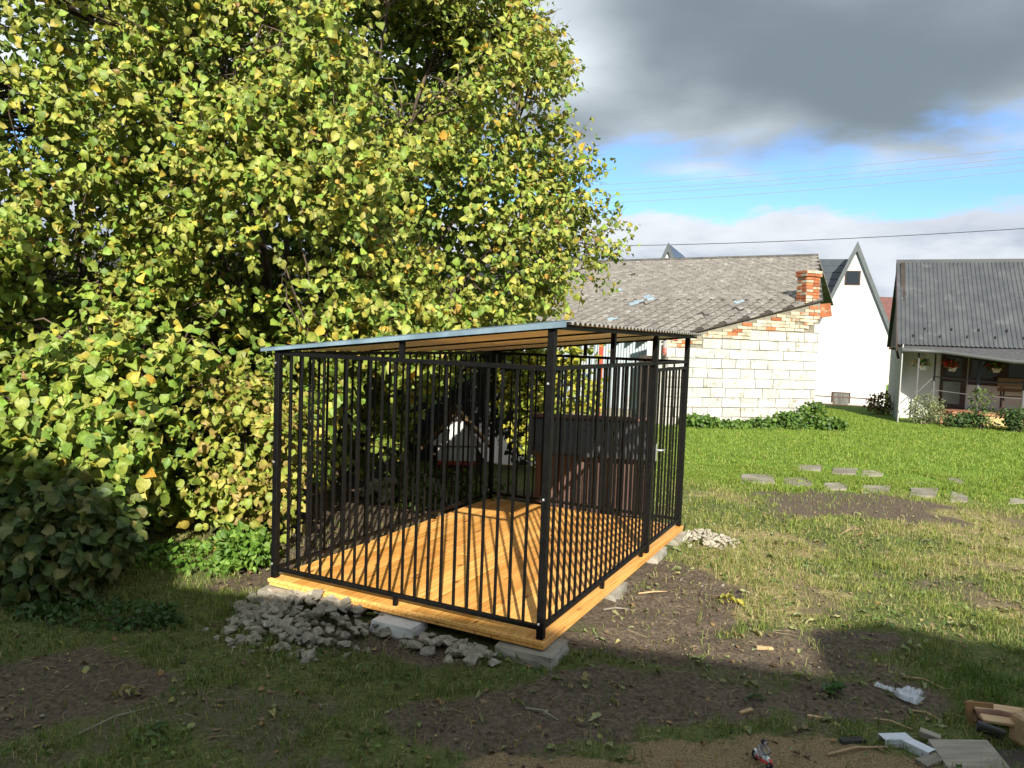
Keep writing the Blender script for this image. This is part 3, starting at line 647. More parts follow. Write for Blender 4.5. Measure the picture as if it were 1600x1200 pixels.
GD = Vector((0, 0, -.8)); fa = [gl+fd*2.0-fn*.45, gr_c-fn*.45]
poly('front_wall', wh, WHITE, [fa[0]+GD, fa[1]+fd*1.5+GD, fa[1]+fd*1.5+Vector((0, 0, 3.1)), fa[0]+Vector((0, 0, 3.1))], .25, fn)
mr = [fa[0]+fn*.35+Vector((0, 0, 3.0)), fa[1]+fn*.35+fd*.5+Vector((0, 0, 3.0)), fa[1]-fn*1.7+fd*.0+Vector((0, 0, zr)), fa[0]-fn*1.7+Vector((0, 0, zr))]
main = poly('main_roof', wh, DARKT, mr, .08, (0, 0, 1))
for k in range(9):   # tile courses of the metal roof
    tt = k/9; beam('tile_course', main, DARKT, mr[0].lerp(mr[3], tt)+Vector((0, 0, .015)), mr[1].lerp(mr[2], tt)+Vector((0, 0, .015)), .02)
poly('side_wall', wh, WHITE, [gr_c-fd*1.41-fn*.26+GD, gr_c-fd*1.41-fn*5.0+GD, gr_c-fd*1.41-fn*5+Vector((0, 0, AZ_-3.4)), gr_c-fd*1.41-fn*.26+Vector((0, 0, AZ_-3.4))], .2)
def wwin(name, px, py, wpx, hpx, mt=GLASS):
    s = WHY/F; c = at(px, py, WHY)-Vector((ap.x, ap.y, 0)); d = c.x/fd.x; c = fd*d + Vector((0, 0, c.z)); hw, hh = wpx*s/2, hpx*s/2
    fr = poly(name, wh, FRAMEB, [c+fn*.035+fd*a*hw+Vector((0, 0, b*hh)) for a, b in ((-1, -1), (1, -1), (1, 1), (-1, 1))], .05, fn)
    poly('pane', fr, mt, [c+fn*.045+fd*a*hw*.84+Vector((0, 0, b*hh*.86)) for a, b in ((-1, -1), (1, -1), (1, 1), (-1, 1))], .008, fn)
    return fr
wwin('window', 1333, 434, 22, 22); lowf = wwin('window', 1315, 625, 27, 24, mat('curtain_glass', (.20, .20, .19), .15, (.10, .10, .10), 3, (8, 8, .5)))
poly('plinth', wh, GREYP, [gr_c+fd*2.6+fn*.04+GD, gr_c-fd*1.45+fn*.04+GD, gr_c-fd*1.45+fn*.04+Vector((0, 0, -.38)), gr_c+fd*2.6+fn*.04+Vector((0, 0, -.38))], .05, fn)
poly('front_wall', wh, WHITE, [gr_c+fd*1.421-fn*.01+GD, gr_c+fd*3.8-fn*.01+GD, gr_c+fd*3.8-fn*.01+Vector((0, 0, 2.9)), gr_c+fd*1.421-fn*.01+Vector((0, 0, 2.9))], .2, fn)
rl = thing('garden_rail', 'low brown pipe rail along the foot of the white gable wall', 'railing', (ap.x, ap.y, 0)); RLM = mat('brown_pipe', (.12, .06, .045), .5)
tubes('rail', [([fn*.7+fd*2.6+Vector((0, 0, -.10)), fn*.7-fd*1.2+Vector((0, 0, -.10))], .026), ([fn*.7+fd*2.6+Vector((0, 0, -.42)), fn*.7-fd*1.2+Vector((0, 0, -.42))], .02)], rl, RLM, 6)
for s in (2.2, .55, -.85): beam('rail_post', rl, RLM, fn*.7+fd*s+Vector((0, 0, -.6)), fn*.7+fd*s+Vector((0, 0, -.08)), .04)
fh = at(1382, 466, 42); frh = thing('far_house', 'distant house with a reddish brown roof between the white gable and the porch house', 'house', (fh.x, fh.y, 0))
bx('wall', frh, mat('far_wall', (.55, .50, .45), .9), (-3, 0, 0), (3, 5, fh.z-2.2))
poly('roof', frh, mat('far_roof', (.16, .07, .06), .8, (.12, .055, .05), 5), [(-3.4, -.4, fh.z-2.3), (3.4, -.4, fh.z-2.3), (3.4, 2.5, fh.z+.25), (-3.4, 2.5, fh.z+.25)], .1)
# ---------------------------------------------------------------- porch house
ROOFG = mat('grey_ribbed_steel', (.058, .063, .070), .5, (.078, .083, .09), 3, (1, 1, .2), bump=.1, bscale=30, spec=.4, stain=(.10, .104, .11), stain_scale=2.0)
PORCHR = mat('dark_felt_roof', (.055, .055, .06), .8, (.085, .085, .09), 14, bump=.5, bscale=40)
GUTT = mat('grey_gutter', (.085, .09, .092), .45); TILE = mat('terracotta_tile', (.42, .21, .12), .7, (.34, .17, .10), 6)
PLIN = mat('yellow_plinth', (.55, .42, .20), .9, (.46, .35, .17), 5)
hc = gnd(1402, 659); hd_ = Vector((.90, -.40, 0)).normalized(); hn = Vector((hd_.y, -hd_.x, 0)); hbk = -hn
ph = thing('porch_house', 'low white house with grey ribbed steel roof and a covered porch', 'house', (hc.x, hc.y, 0))
H = lambda s, d, zz: hd_*s + hbk*d + Vector((0, 0, zz))         # along the front, back from the front, height
WDTH = 9.0
def hwall(name, parent, mt, s0, s1, z0, z1, d, th=.06): return poly(name, parent, mt, [H(s0, d, z0), H(s1, d, z0), H(s1, d, z1), H(s0, d, z1)], th, hn)
bm_ = poly('side_wall', ph, GREYP, [H(0, .04, -.05), H(0, 6, -.05), H(0, 6, 2.0), H(0, .04, 2.0)], .008, -hd_)  # shaded side of the white house, its shade put into the grey colour
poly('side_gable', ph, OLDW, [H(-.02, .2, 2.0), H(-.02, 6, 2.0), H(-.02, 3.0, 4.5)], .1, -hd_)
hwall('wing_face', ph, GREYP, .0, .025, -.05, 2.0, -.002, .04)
PD = 1.6
hwall('front_wall', ph, WHITE, .034, WDTH, -.05, 2.1, PD, .2)
poly('inner_side_wall', ph, WHITE, [H(.03, .045, -.05), H(.03, PD, -.05), H(.03, PD, 2.05), H(.03, .045, 2.05)], .018, hd_)
bx_pl = poly('porch_floor', ph, TILE, [H(.95, .42, .34), H(WDTH, .42, .34), H(WDTH, PD, .34), H(.95, PD, .34)], .06, (0, 0, 1))
hwall('porch_plinth', ph, PLIN, .97, WDTH, -.05, .275, .45, .08)
for k in range(2): poly('porch_step', ph, TILE, [H(1.0, .1+.16*k, .12+.11*k), H(2.0, .1+.16*k, .12+.11*k), H(2.0, .42, .12+.11*k), H(1.0, .42, .12+.11*k)], .11, (0, 0, 1))
# roof: ribbed sheet from eave to ridge
e0 = at(1394, 538, hc.y+.25) - Vector((hc.x, hc.y, 0)); EZ = e0.z; rid = at(1391, 412, hc.y+3.2)-Vector((hc.x, hc.y, 0)); RZd = rid.z
up_ = (H(0, 3.1, RZd)-H(0, .15, EZ)); ulen = up_.length; up_.normalize()
n = 1400; s = np.linspace(-.12, WDTH+.3, n); ph_ = (s/.105) % 1.0; rib = .022*np.clip(np.abs(ph_-.5)*6-1.2, 0, 1)
nn = np.array(hd_.cross(up_)); nn = nn if nn[2] > 0 else -nn
A = np.array(H(0, .15, EZ))+s[:, None]*np.array(hd_)+rib[:, None]*nn; B = A+np.array(up_)*ulen; i = np.arange(n-1)
hroof = link('roof', npmesh('roof', np.concatenate([A, B]), [np.stack([i, i+1, i+1+n, i+n], -1)]), ph, mt=ROOFG)
poly('roof_lining', hroof, OLDW, [Vector(p)-Vector(nn)*.03 for p in (H(-.12, .16, EZ), H(WDTH+.3, .16, EZ), H(WDTH+.3, 3.1, RZd), H(-.12, 3.1, RZd))], .05, tuple(nn))
poly('back_slope', hroof, ROOFG, [H(-.12, 3.1, RZd), H(WDTH+.3, 3.1, RZd), H(WDTH+.3, 6.2, EZ), H(-.12, 6.2, EZ)], .05, (0, 0, 1))
beam('ridge_cap', hroof, ROOFG, H(-.14, 3.1, RZd+.02), H(WDTH+.3, 3.1, RZd+.02), .05, .14)
poly('verge_board', hroof, FRAMEB, [H(-.14, .1, EZ-.18), H(-.14, 3.1, RZd-.16), H(-.14, 3.1, RZd), H(-.14, .1, EZ-.01)], .03, -hd_)
for r_, (tt, off) in enumerate(((.17, .55), (.095, .27))):
    for k in range(8):
        p = H(off+k*.62, .15, EZ)+up_*ulen*tt; o = beam('snow_hook', hroof, FRAMEB, p+Vector(nn)*.015, p+Vector(nn)*.075+up_*.01, .014, .10)
# porch roof: kinked gutter line
g0 = H(-.02, -.02, EZ-.11); g1 = H(.95, -.05, EZ-.13); g2 = H(2.35, -.75, EZ-.30); g3 = H(WDTH, -.75, EZ-.30)
b0 = H(-.02, .30, EZ-.01); b3 = H(WDTH, .30, EZ-.01)
bm = bmesh.new(); vs = [bm.verts.new(p) for p in (g0, g1, g2, g3, b3, H(2.35, .30, EZ-.01), H(.95, .30, EZ-.01), b0)]
for f in ((0, 1, 6, 7), (1, 2, 5, 6), (2, 3, 4, 5)): bm.faces.new([vs[i] for i in f])
bmesh.ops.recalc_face_normals(bm, faces=bm.faces[:]); me = bpy.data.meshes.new('porch_roof'); bm.to_mesh(me); bm.free()
pr = link('porch_roof', me, ph, mt=PORCHR); so_ = pr.modifiers.new('s', 'SOLIDIFY'); so_.thickness = .05; so_.offset = 0
tubes('gutter', [([g0-Vector((0, .04, .03)), g1-Vector((0, .04, .03)), g2-Vector((0, .04, .03)), g3-Vector((0, .04, .03))], .05)], pr, GUTT, 8)
tubes('downpipe', [([H(-.30, .35, EZ-.10), H(-.12, .33, EZ-.12), H(-.08, .3, EZ-.3), H(-.06, .25, EZ-.36)], .035)], pr, FRAMEB, 8)
STEEL = mat('grey_steel_post', (.11, .11, .115), .5)
def hp(px): # distance along the front of a photo column at porch-post depth
    p = at(px, 600, hc.y+.5)-Vector((hc.x, hc.y, 0)); return p.dot(hd_)
posts = [(hp(1430), .15), (hp(1458), .75), (hp(1518), .2), (hp(1582), .3)]
for s_, d_ in posts: tubes('porch_post', [([H(s_, d_, .0 if d_ < .16 else .3), H(s_, d_, EZ-.14-.1*(s_ > 1.5))], .035 if s_ > 1.5 else .022)], ph, STEEL, 8)
tubes('handrail', [([H(posts[0][0]-.2, -.1, .62), H(posts[0][0], .15, .78), H(posts[1][0], .75, 1.22), H(posts[2][0], .2, 1.16), H(posts[3][0], .3, 1.16), H(WDTH, .3, 1.16)], .018)], ph, STEEL, 6)
tubes('handrail', [([H(posts[0][0]-.2, -.1, .22), H(posts[0][0], .15, .38), H(posts[1][0], .75, .86), H(posts[2][0], .2, .80), H(posts[3][0], .3, .78), H(WDTH, .3, .78)], .012)], ph, STEEL, 6)
def hs(px, d): p = at(px, 590, hc.y+d)-Vector((hc.x, hc.y, 0)); return p.dot(hd_)
d0 = hs(1464, 1.75); d1 = hs(1502, 1.75)
dr_ = hwall('door', ph, FRAMEB, d0, d1, .35, 2.05, PD-.03, .03)
hwall('pane', dr_, mat('pale_door_glass', (.16, .19, .18), .12, (.22, .25, .23), 2), d0+.08, d1-.14, .47, 1.08, PD-.045, .01); hwall('pane', dr_, GLASS, d0+.1, d1-.14, 1.22, 2.0, PD-.045, .01)
wi0 = hs(1504, 1.75); wf = hwall('window_band', ph, FRAMEB, wi0+.002, wi0+4.5, 1.02, 2.05, PD-.032, .03)
for k in range(5): hwall('pane', wf, GLASS, wi0+.06+k*.86, wi0+.66+k*.86, 1.2, 2.0, PD-.046, .01)
# bench on the porch
BW = mat('bench_wood', (.40, .20, .09), .6, (.30, .15, .07), 6, (1, 8, 8), rnd=.15)
bn_o = H(hs(1572, 1.2)+.35, .95, .35)+Vector((hc.x, hc.y, 0)); bench = thing('porch_bench', 'brown slatted wooden bench with dark metal legs on the porch', 'bench', bn_o, math.atan2(hd_.y, hd_.x))
for k in range(3): bx('seat_slat', bench, BW, (-.75, -.2+k*.12, .42), (.75, -.2+k*.12+.1, .45), .004)
for k in range(3): bx('back_slat', bench, BW, (-.75, .2+k*.012, .55+k*.13), (.75, .225+k*.012, .65+k*.13), .004)
for s_ in (-.66, .66):
    for yy in (-.17, .16): bx('leg', bench, FRAMEB, (s_-.02, yy-.02, 0), (s_+.02, yy+.02, .415))
    bx('back_support', bench, FRAMEB, (s_-.02, .236, .40), (s_+.02, .262, .92)); bx('arm_rest', bench, BW, (s_-.03, -.2, .64), (s_+.03, .19, .665)); bx('arm_post', bench, FRAMEB, (s_-.018, -.17, .452), (s_+.018, -.13, .638))
# hanging flower baskets
def leaves_obj(name, parent, cen, rad, n, size, pal, mt, up=.3, narrow=1., w=None):
    d = nrmz(RNG.normal(size=(n, 3))); p = np.array(cen)+d*np.array(rad)*RNG.uniform(.35, 1., (n, 1))
    y = nrmz(d+RNG.normal(size=(n, 3))*.6); nm = nrmz(d+[0, -.2, up]+RNG.normal(size=(n, 3))*.5)
    V, Fc, Cc = leaf_cloud(p, y, nm, RNG.uniform(*size, n), pick(pal, n, w), narrow)
    return tag(link(name, npmesh(name, V, [Fc], Cc), parent, mt=mt), kind='stuff')
POTW = mat('white_pot', (.75, .74, .70), .5)
def basket(px, py, Y, label, pal, sz=1.0):
    o = at(px, py, Y); b = thing('hanging_basket', label, 'flower basket', (o.x, o.y, o.z-.06), 0, 'flower baskets hanging under the porch roof')
    bm = bmesh.new(); bmesh.ops.create_cone(bm, segments=14, radius1=.07*sz, radius2=.12*sz, depth=.12*sz, cap_ends=True); me = bpy.data.meshes.new('pot'); bm.to_mesh(me); bm.free()
    link('pot', me, b, (0, 0, .03), mt=POTW)
    leaves_obj('foliage', b, (-.03, 0, .16), (.22*sz, .16, .12), 90, (.04, .08), [(.08, .16, .03), (.14, .24, .04)], WEED)
    leaves_obj('flowers', b, (-.07, -.03, .15), (.24*sz, .17, .11), 70, (.04, .075), pal, WEED)
    tubes('hanger', [([(-.1, 0, .1), (0, 0, .5)], .004), ([(.1, 0, .1), (0, 0, .5)], .004), ([(0, 0, .5), (0, 0, EZ-.22-(o.z-.06))], .004)], b, STEEL, 4)
RED = [(.62, .03, .02), (.7, .06, .05)]
basket(1443, 573, hc.y+.45, 'hanging basket of cream and orange flowers, nearest the left end of the porch', [(.75, .66, .45), (.7, .4, .15), (.8, .75, .6)])
basket(1488, 575, hc.y+.35, 'white hanging basket with red geraniums in front of the porch door', RED)
basket(1557, 577, hc.y+.35, 'white hanging basket of green leaves and red blooms before the porch window', [(.3, .42, .06), (.62, .05, .04)])
basket(1504, 576, hc.y+1.1, 'small ball of magenta flowers hanging beside the red geranium basket', [(.6, .01, .10), (.5, .01, .06)], .5)
basket(1579, 574, hc.y+1.1, 'small red flower basket partly behind the right porch post', RED, .4)
# ================================================================ SHED, DOG HOUSE, WELL BEHIND THE KENNEL
shed = thing('old_shed', 'dark wooden shed with grey shingle roof behind the hazel', 'shed', (-3.6, 11.6, 0))
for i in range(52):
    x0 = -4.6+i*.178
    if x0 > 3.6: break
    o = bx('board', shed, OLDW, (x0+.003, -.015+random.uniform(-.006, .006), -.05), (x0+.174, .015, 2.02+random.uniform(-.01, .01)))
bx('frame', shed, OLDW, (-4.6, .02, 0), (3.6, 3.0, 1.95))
sr_ = poly('roof', shed, ETERN, [(-4.9, -.35, 1.95), (3.9, -.35, 1.95), (3.9, 2.2, 3.3), (-4.9, 2.2, 3.3)], .06, (0, 0, 1))
for r_ in range(9):
    for k in range(6):
        o = link('shingle', random.choice(DM), sr_); tt = r_/9.5
        o.matrix_local = Matrix.Translation((2.1+k*.30+(.15 if r_ % 2 else 0), -.3+2.5*tt, 1.985+1.325*tt)) @ Matrix.Rotation(math.atan2(1.35, 2.55), 4, 'X')
TARP = mat('dark_grey_tarpaulin', (.075, .085, .10), .28, (.10, .11, .125), 3, bump=.9, bscale=5, spec=.6)
tp = np.linspace(0, 1, 60); tq = np.linspace(0, 1, 26); TX, TQ = np.meshgrid(tp, tq); tn = fbm(TX.ravel()*4, TQ.ravel()*2.0, 2, 71).reshape(TX.shape)
TXX = -7.2+TX*4.3; TZZ = 1.55*np.sin(np.clip(TQ*1.25, 0, 1)*np.pi/2)+.10*np.sin(TX*9)*TQ+.10*tn; TYY = 8.6+TQ**2*1.3+(tn-.5)*.45
ii = np.arange(TXX.size).reshape(TXX.shape)
tarp = tag(link('tarpaulin', npmesh('tarpaulin', np.stack([TXX, TYY, TZZ], -1).reshape(-1, 3), [np.stack([ii[:-1, :-1], ii[:-1, 1:], ii[1:, 1:], ii[1:, :-1]], -1).reshape(-1, 4)], smooth=True), mt=TARP), 'crumpled dark grey tarpaulin over a stack behind the hazel at the left', 'tarpaulin')
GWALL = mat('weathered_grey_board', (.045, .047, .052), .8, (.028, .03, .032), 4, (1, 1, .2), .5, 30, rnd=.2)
gf = thing('board_screen', 'grey weathered board screen behind the little well, dappled with light', 'fence', (-.35, 10.9, 0))
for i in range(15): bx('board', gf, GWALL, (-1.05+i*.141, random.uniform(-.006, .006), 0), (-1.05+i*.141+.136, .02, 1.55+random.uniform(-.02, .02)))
for zc in (.35, 1.2): bx('rail', gf, OLDW, (-1.05, .021, zc), (1.06, .06, zc+.08))
# dog house just behind the kennel
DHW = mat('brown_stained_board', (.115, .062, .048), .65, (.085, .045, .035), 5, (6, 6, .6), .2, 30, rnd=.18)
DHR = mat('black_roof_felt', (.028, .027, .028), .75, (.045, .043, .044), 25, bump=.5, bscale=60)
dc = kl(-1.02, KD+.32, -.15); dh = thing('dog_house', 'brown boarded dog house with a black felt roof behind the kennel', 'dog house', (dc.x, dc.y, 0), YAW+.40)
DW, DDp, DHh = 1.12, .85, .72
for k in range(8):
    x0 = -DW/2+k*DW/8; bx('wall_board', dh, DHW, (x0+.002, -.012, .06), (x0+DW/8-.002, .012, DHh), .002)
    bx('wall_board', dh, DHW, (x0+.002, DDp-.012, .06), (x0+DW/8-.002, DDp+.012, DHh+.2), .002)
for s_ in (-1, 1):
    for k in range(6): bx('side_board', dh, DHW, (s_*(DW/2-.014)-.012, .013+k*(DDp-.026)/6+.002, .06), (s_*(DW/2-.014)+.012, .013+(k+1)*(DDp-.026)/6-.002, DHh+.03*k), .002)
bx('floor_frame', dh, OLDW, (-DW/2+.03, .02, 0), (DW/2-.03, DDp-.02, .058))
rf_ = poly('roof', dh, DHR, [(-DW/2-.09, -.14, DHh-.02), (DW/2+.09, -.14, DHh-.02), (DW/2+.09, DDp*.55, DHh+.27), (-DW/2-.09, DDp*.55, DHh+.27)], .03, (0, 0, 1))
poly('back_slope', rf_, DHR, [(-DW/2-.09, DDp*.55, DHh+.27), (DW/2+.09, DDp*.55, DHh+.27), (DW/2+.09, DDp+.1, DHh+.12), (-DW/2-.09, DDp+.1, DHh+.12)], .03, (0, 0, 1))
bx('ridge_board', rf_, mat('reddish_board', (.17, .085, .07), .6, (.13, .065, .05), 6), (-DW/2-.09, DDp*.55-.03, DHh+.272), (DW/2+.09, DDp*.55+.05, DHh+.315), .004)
# little well house
wc = at(712, 740, 9.4); well = thing('garden_well', 'small garden well with white gable panel and brown board roof', 'well', (wc.x, wc.y, 0), .12)
WZ = at(710, 641, 9.3).z; ez = WZ-.50; hw = .46
for s_ in (-1, 1):
    sl = poly('roof_side', well, mat('well_roof_wood', (.20, .11, .05), .75, (.12, .07, .035), 6, (1, 6, 1), .3, 30), [(0, -.12, WZ), (s_*hw, -.12, ez), (s_*hw, .75, ez), (0, .75, WZ)], .03, (0, 0, 1))
    for k in range(5):
        a_ = k/5; poly('roof_board', sl, MATS['well_roof_wood'], [(s_*hw*a_, -.135, WZ-.5*a_+.012), (s_*hw*(a_+.19), -.135, WZ-.5*(a_+.19)+.02), (s_*hw*(a_+.19), .76, WZ-.5*(a_+.19)+.02), (s_*hw*a_, .76, WZ-.5*a_+.012)], .015, (0, 0, 1))
    bx('post', well, DHW, (s_*.22-.035, -.03, 0), (s_*.22+.035, .04, ez+.10), .004); bx('post', well, DHW, (s_*.22-.035, .58, 0), (s_*.22+.035, .65, ez+.10), .004)
poly('gable_panel', well, WHITE, [(-.33, -.05, ez+.05), (.33, -.05, ez+.05), (0, -.05, WZ-.06)], .02, (0, -1, 0))
bx('front_panel', well, WHITE, (-.25, -.06, ez-.14), (.24, -.035, ez+.035), .003)
bx('cross_bar', well, DHW, (-.30, -.075, ez+.036), (.30, -.052, ez+.050)); bx('well_box', well, OLDW, (-.32, -.02, 0), (.32, .66, .36), .01); bx('sill', well, REDP, (-.24, -.07, ez-.19), (.24, -.03, ez-.145))
# ================================================================ HAZEL
ELL = [((-2.8, 9.2, 3.8), (3.0, 2.7, 3.0)), ((-.58, 9.3, 3.2), (1.50, 1.6, 1.42)), ((-2.0, 9.0, 4.8), (1.62, 1.9, 1.8)), ((-4.6, 8.1, 3.3), (2.5, 2.1, 3.0)), ((-3.15, 7.05, 1.05), (1.75, 1.15, 1.15)), ((-2.5, 7.8, 2.6), (1.6, 1.3, .9)), ((-4.6, 7.4, 5.2), (2.2, 1.9, 1.8)), ((-3.0, 8.2, 5.7), (1.9, 1.9, 1.9)), ((-.45, 8.8, 2.6), (1.25, 1.0, .65)), ((-5.0, 8.7, 5.7), (2.6, 2.2, 2.3))]
EC = np.array([e_[0] for e_ in ELL]); ER = np.array([e_[1] for e_ in ELL])
def env(P): return np.min(np.linalg.norm((P[:, None]-EC)/ER, axis=-1), axis=1)
def egrad(P):
    q_ = (P[:, None]-EC)/ER; k = np.argmin(np.linalg.norm(q_, axis=-1), axis=1); i_ = np.arange(len(P)); return nrmz(q_[i_, k]/ER[k])
HAZEL_BASE = np.array([-2.3, 9.1, 0])
hz = thing('hazel_bush', 'large hazel with yellow green autumn leaves towering over the kennel', 'bush', tuple(HAZEL_BASE))
P = RNG.uniform((-7.2, 5.6, .05), (1.5, 11.5, 7.6), (430000, 3)); dd = env(P+ (np.stack([vnoise(P, 1.1, s) for s in (1, 2, 3)], -1)-.5)*.9)
dd = dd + (vnoise(P, 1.25, 51)-.5)*.46 + (vnoise(P, 2.7, 52)-.5)*.18
keep = (dd < 1.0) & (dd > .60) & (RNG.random(len(P)) < np.where(dd > .82, 1, .30))
front = (egrad(P) @ np.array([0, -1, .25])) > -.35
keep &= front | (RNG.random(len(P)) < .25)
gap = vnoise(P, .95, 17)*.6+vnoise(P, 2.1, 18)*.4
keep &= gap > .44
lk = (P[:, 0]-.2145)*.8945-(P[:, 1]-4.18)*.447; ln_ = (P[:, 0]-.2145)*.447+(P[:, 1]-4.18)*.8945
keep &= ~((lk > -2.45) & (ln_ < 3.6) & (P[:, 2] < 2.0)) & ~((lk > -2.9) & (ln_ > 1.6) & (ln_ < 4.2) & (P[:, 2] < 1.5)) & (P[:, 2] > .04)
pxx = 800+F*P[:, 0]/P[:, 1]; keep &= (pxx > -260)
P = P[keep]; NCL = min(len(P), 21000); P = P[RNG.permutation(len(P))[:NCL]]
out = egrad(P)
tw_dir = nrmz(out*.8+np.array([0, -.15, .05])+RNG.normal(size=P.shape)*.55)
K = 7; tpos = np.linspace(.05, 1, K)[None, :, None]*RNG.uniform(.22, .42, (NCL, 1, 1))
LP = P[:, None] + tw_dir[:, None]*tpos; side = nrmz(np.cross(tw_dir, RNG.normal(size=P.shape)))
sgn = np.where(np.arange(K) % 2 == 0, 1, -1)[None, :, None]
YD = nrmz(tw_dir[:, None]*.5 + side[:, None]*sgn*.9 + np.array([0, -.1, -.45]) + RNG.normal(size=LP.shape)*.35)
NM = nrmz(out[:, None]*.55 + np.array([.02, -.45, .55]) + RNG.normal(size=(NCL, 1, 3))*.36 + RNG.normal(size=LP.shape)*.42)
LPf = LP.reshape(-1, 3); YDf = YD.reshape(-1, 3); NMf = NM.reshape(-1, 3); NL = len(LPf)
cl = np.repeat(np.arange(NCL), K)
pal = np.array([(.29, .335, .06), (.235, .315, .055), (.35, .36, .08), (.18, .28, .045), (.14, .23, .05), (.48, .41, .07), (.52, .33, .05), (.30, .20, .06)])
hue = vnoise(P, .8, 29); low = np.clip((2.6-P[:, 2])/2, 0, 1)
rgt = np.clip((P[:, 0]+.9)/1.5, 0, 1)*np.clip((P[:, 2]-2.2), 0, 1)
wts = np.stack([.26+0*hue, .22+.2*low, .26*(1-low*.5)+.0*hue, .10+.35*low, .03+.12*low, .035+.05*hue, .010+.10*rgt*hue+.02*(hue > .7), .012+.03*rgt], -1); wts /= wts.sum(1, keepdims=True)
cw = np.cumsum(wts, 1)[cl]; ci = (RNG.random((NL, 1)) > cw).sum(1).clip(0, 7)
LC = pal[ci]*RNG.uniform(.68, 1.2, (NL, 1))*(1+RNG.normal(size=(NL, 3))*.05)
LS = RNG.uniform(.042, .098, NL)*np.interp(LPf[:, 2], [1.2, 2.6], [1.2, .88])
# the 300 leaves that show largest are parts of their own
ctr = LPf-EYE; dist = np.linalg.norm(ctr, axis=1); face = np.abs((NMf*nrmz(ctr)).sum(1)); px_ = 800+F*LPf[:, 0]/LPf[:, 1]; shell = env(LPf)
score = LS*face/dist*(shell > .93)*(px_ > 0)*(px_ < 980)*(LPf[:, 2] < 1.85+LPf[:, 1]*.42)
big = np.argsort(-score)[:300]; bigmask = np.zeros(NL, bool); bigmask[big] = True
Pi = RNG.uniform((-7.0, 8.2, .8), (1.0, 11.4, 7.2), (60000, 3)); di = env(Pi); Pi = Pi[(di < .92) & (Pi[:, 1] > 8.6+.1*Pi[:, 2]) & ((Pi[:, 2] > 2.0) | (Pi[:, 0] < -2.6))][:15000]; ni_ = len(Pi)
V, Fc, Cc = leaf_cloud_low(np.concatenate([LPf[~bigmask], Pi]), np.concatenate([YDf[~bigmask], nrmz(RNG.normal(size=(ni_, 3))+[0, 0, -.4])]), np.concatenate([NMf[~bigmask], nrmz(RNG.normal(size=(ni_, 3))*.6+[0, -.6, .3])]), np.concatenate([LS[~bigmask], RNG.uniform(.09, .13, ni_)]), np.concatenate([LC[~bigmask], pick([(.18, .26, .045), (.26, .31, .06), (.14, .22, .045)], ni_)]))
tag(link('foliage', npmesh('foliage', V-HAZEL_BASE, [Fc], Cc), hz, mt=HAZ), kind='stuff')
LM = {}
for i in big:
    k = (int(ci[i]), random.randrange(len(SHAPES)))
    if k not in LM:
        rim = np.ones(12); rim[[10, 11, 0]] = 1.12; rim[[3, 4, 5, 6, 7]] = .93
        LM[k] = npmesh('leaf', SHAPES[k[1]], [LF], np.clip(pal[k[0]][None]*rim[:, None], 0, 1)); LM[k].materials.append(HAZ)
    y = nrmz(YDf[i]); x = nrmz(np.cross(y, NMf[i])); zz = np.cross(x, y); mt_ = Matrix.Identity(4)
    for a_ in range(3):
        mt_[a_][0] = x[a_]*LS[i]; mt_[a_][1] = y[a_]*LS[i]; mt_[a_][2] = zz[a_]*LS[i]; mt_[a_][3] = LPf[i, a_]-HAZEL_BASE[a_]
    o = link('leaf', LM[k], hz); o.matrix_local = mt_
# stems fan out from the base, boughs reach the twigs
stems = []; nodes = []
tips = [(-5.6, 8.0, 4.6), (-4.7, 7.2, 5.6), (-3.8, 8.6, 6.3), (-2.9, 7.6, 6.4), (-2.2, 9.0, 6.9), (-1.4, 8.4, 6.4), (-.8, 9.2, 5.8), (-.1, 9.0, 4.2), (.5, 9.2, 3.7), (-5.4, 7.0, 2.9), (-4.0, 6.5, 2.2), (-3.2, 6.4, 1.4), (-1.2, 8.2, 3.9), (-2.6, 7.0, 3.8), (-4.2, 9.4, 4.6), (-1.8, 6.9, 1.6)]
for tpz in tips:
    b0_ = HAZEL_BASE+np.array([random.uniform(-.35, .35), random.uniform(-.3, .3), 0]); tpz = np.array(tpz); ts = np.linspace(0, 1, 12)[:, None]
    ctrl = b0_*.55+tpz*.45+np.array([0, 0, .9 if tpz[2] > 3 else 1.2]); pts = (1-ts)**2*b0_+2*ts*(1-ts)*ctrl+ts**2*tpz+RNG.normal(size=(12, 3))*.03*ts
    stems.append((pts-HAZEL_BASE, np.linspace(.055, .010, 12)*random.uniform(.7, 1.15))); nodes.append(pts)
for st_ in stems: tubes('stem', [st_], hz, BARK, 7)
ND = np.concatenate(nodes); br = []
for i in RNG.permutation(NCL)[:1700]:
    d_ = np.linalg.norm(ND-P[i], axis=1)+np.where(ND[:, 2] > P[i, 2]+.2, 1.2, 0); j = np.argmin(d_)
    if np.linalg.norm(ND[j]-P[i]) > 2.3: continue
    a_ = ND[j]; b_ = P[i]; mid = (a_+b_)/2+np.array([0, 0, .18])+RNG.normal(size=3)*.10
    br.append((np.array([a_, (a_+mid)/2+RNG.normal(size=3)*.03, mid, (mid+b_)/2+RNG.normal(size=3)*.03, b_, b_+tw_dir[i]*.3])-HAZEL_BASE, np.array([.012, .010, .008, .006, .004, .002])))
tag(tubes('boughs', br, hz, BARK, 4), kind='stuff')
edge_i = np.where((env(P) > .9))[0]; tws = []
for i in edge_i[:2600]: tws.append((np.array([P[i]-tw_dir[i]*.1, P[i]+tw_dir[i]*.2, P[i]+tw_dir[i]*.42+[0, 0, -.02]])-HAZEL_BASE, np.array([.004, .003, .0015])))
tag(tubes('twigs', tws, hz, BARK, 3), kind='stuff')
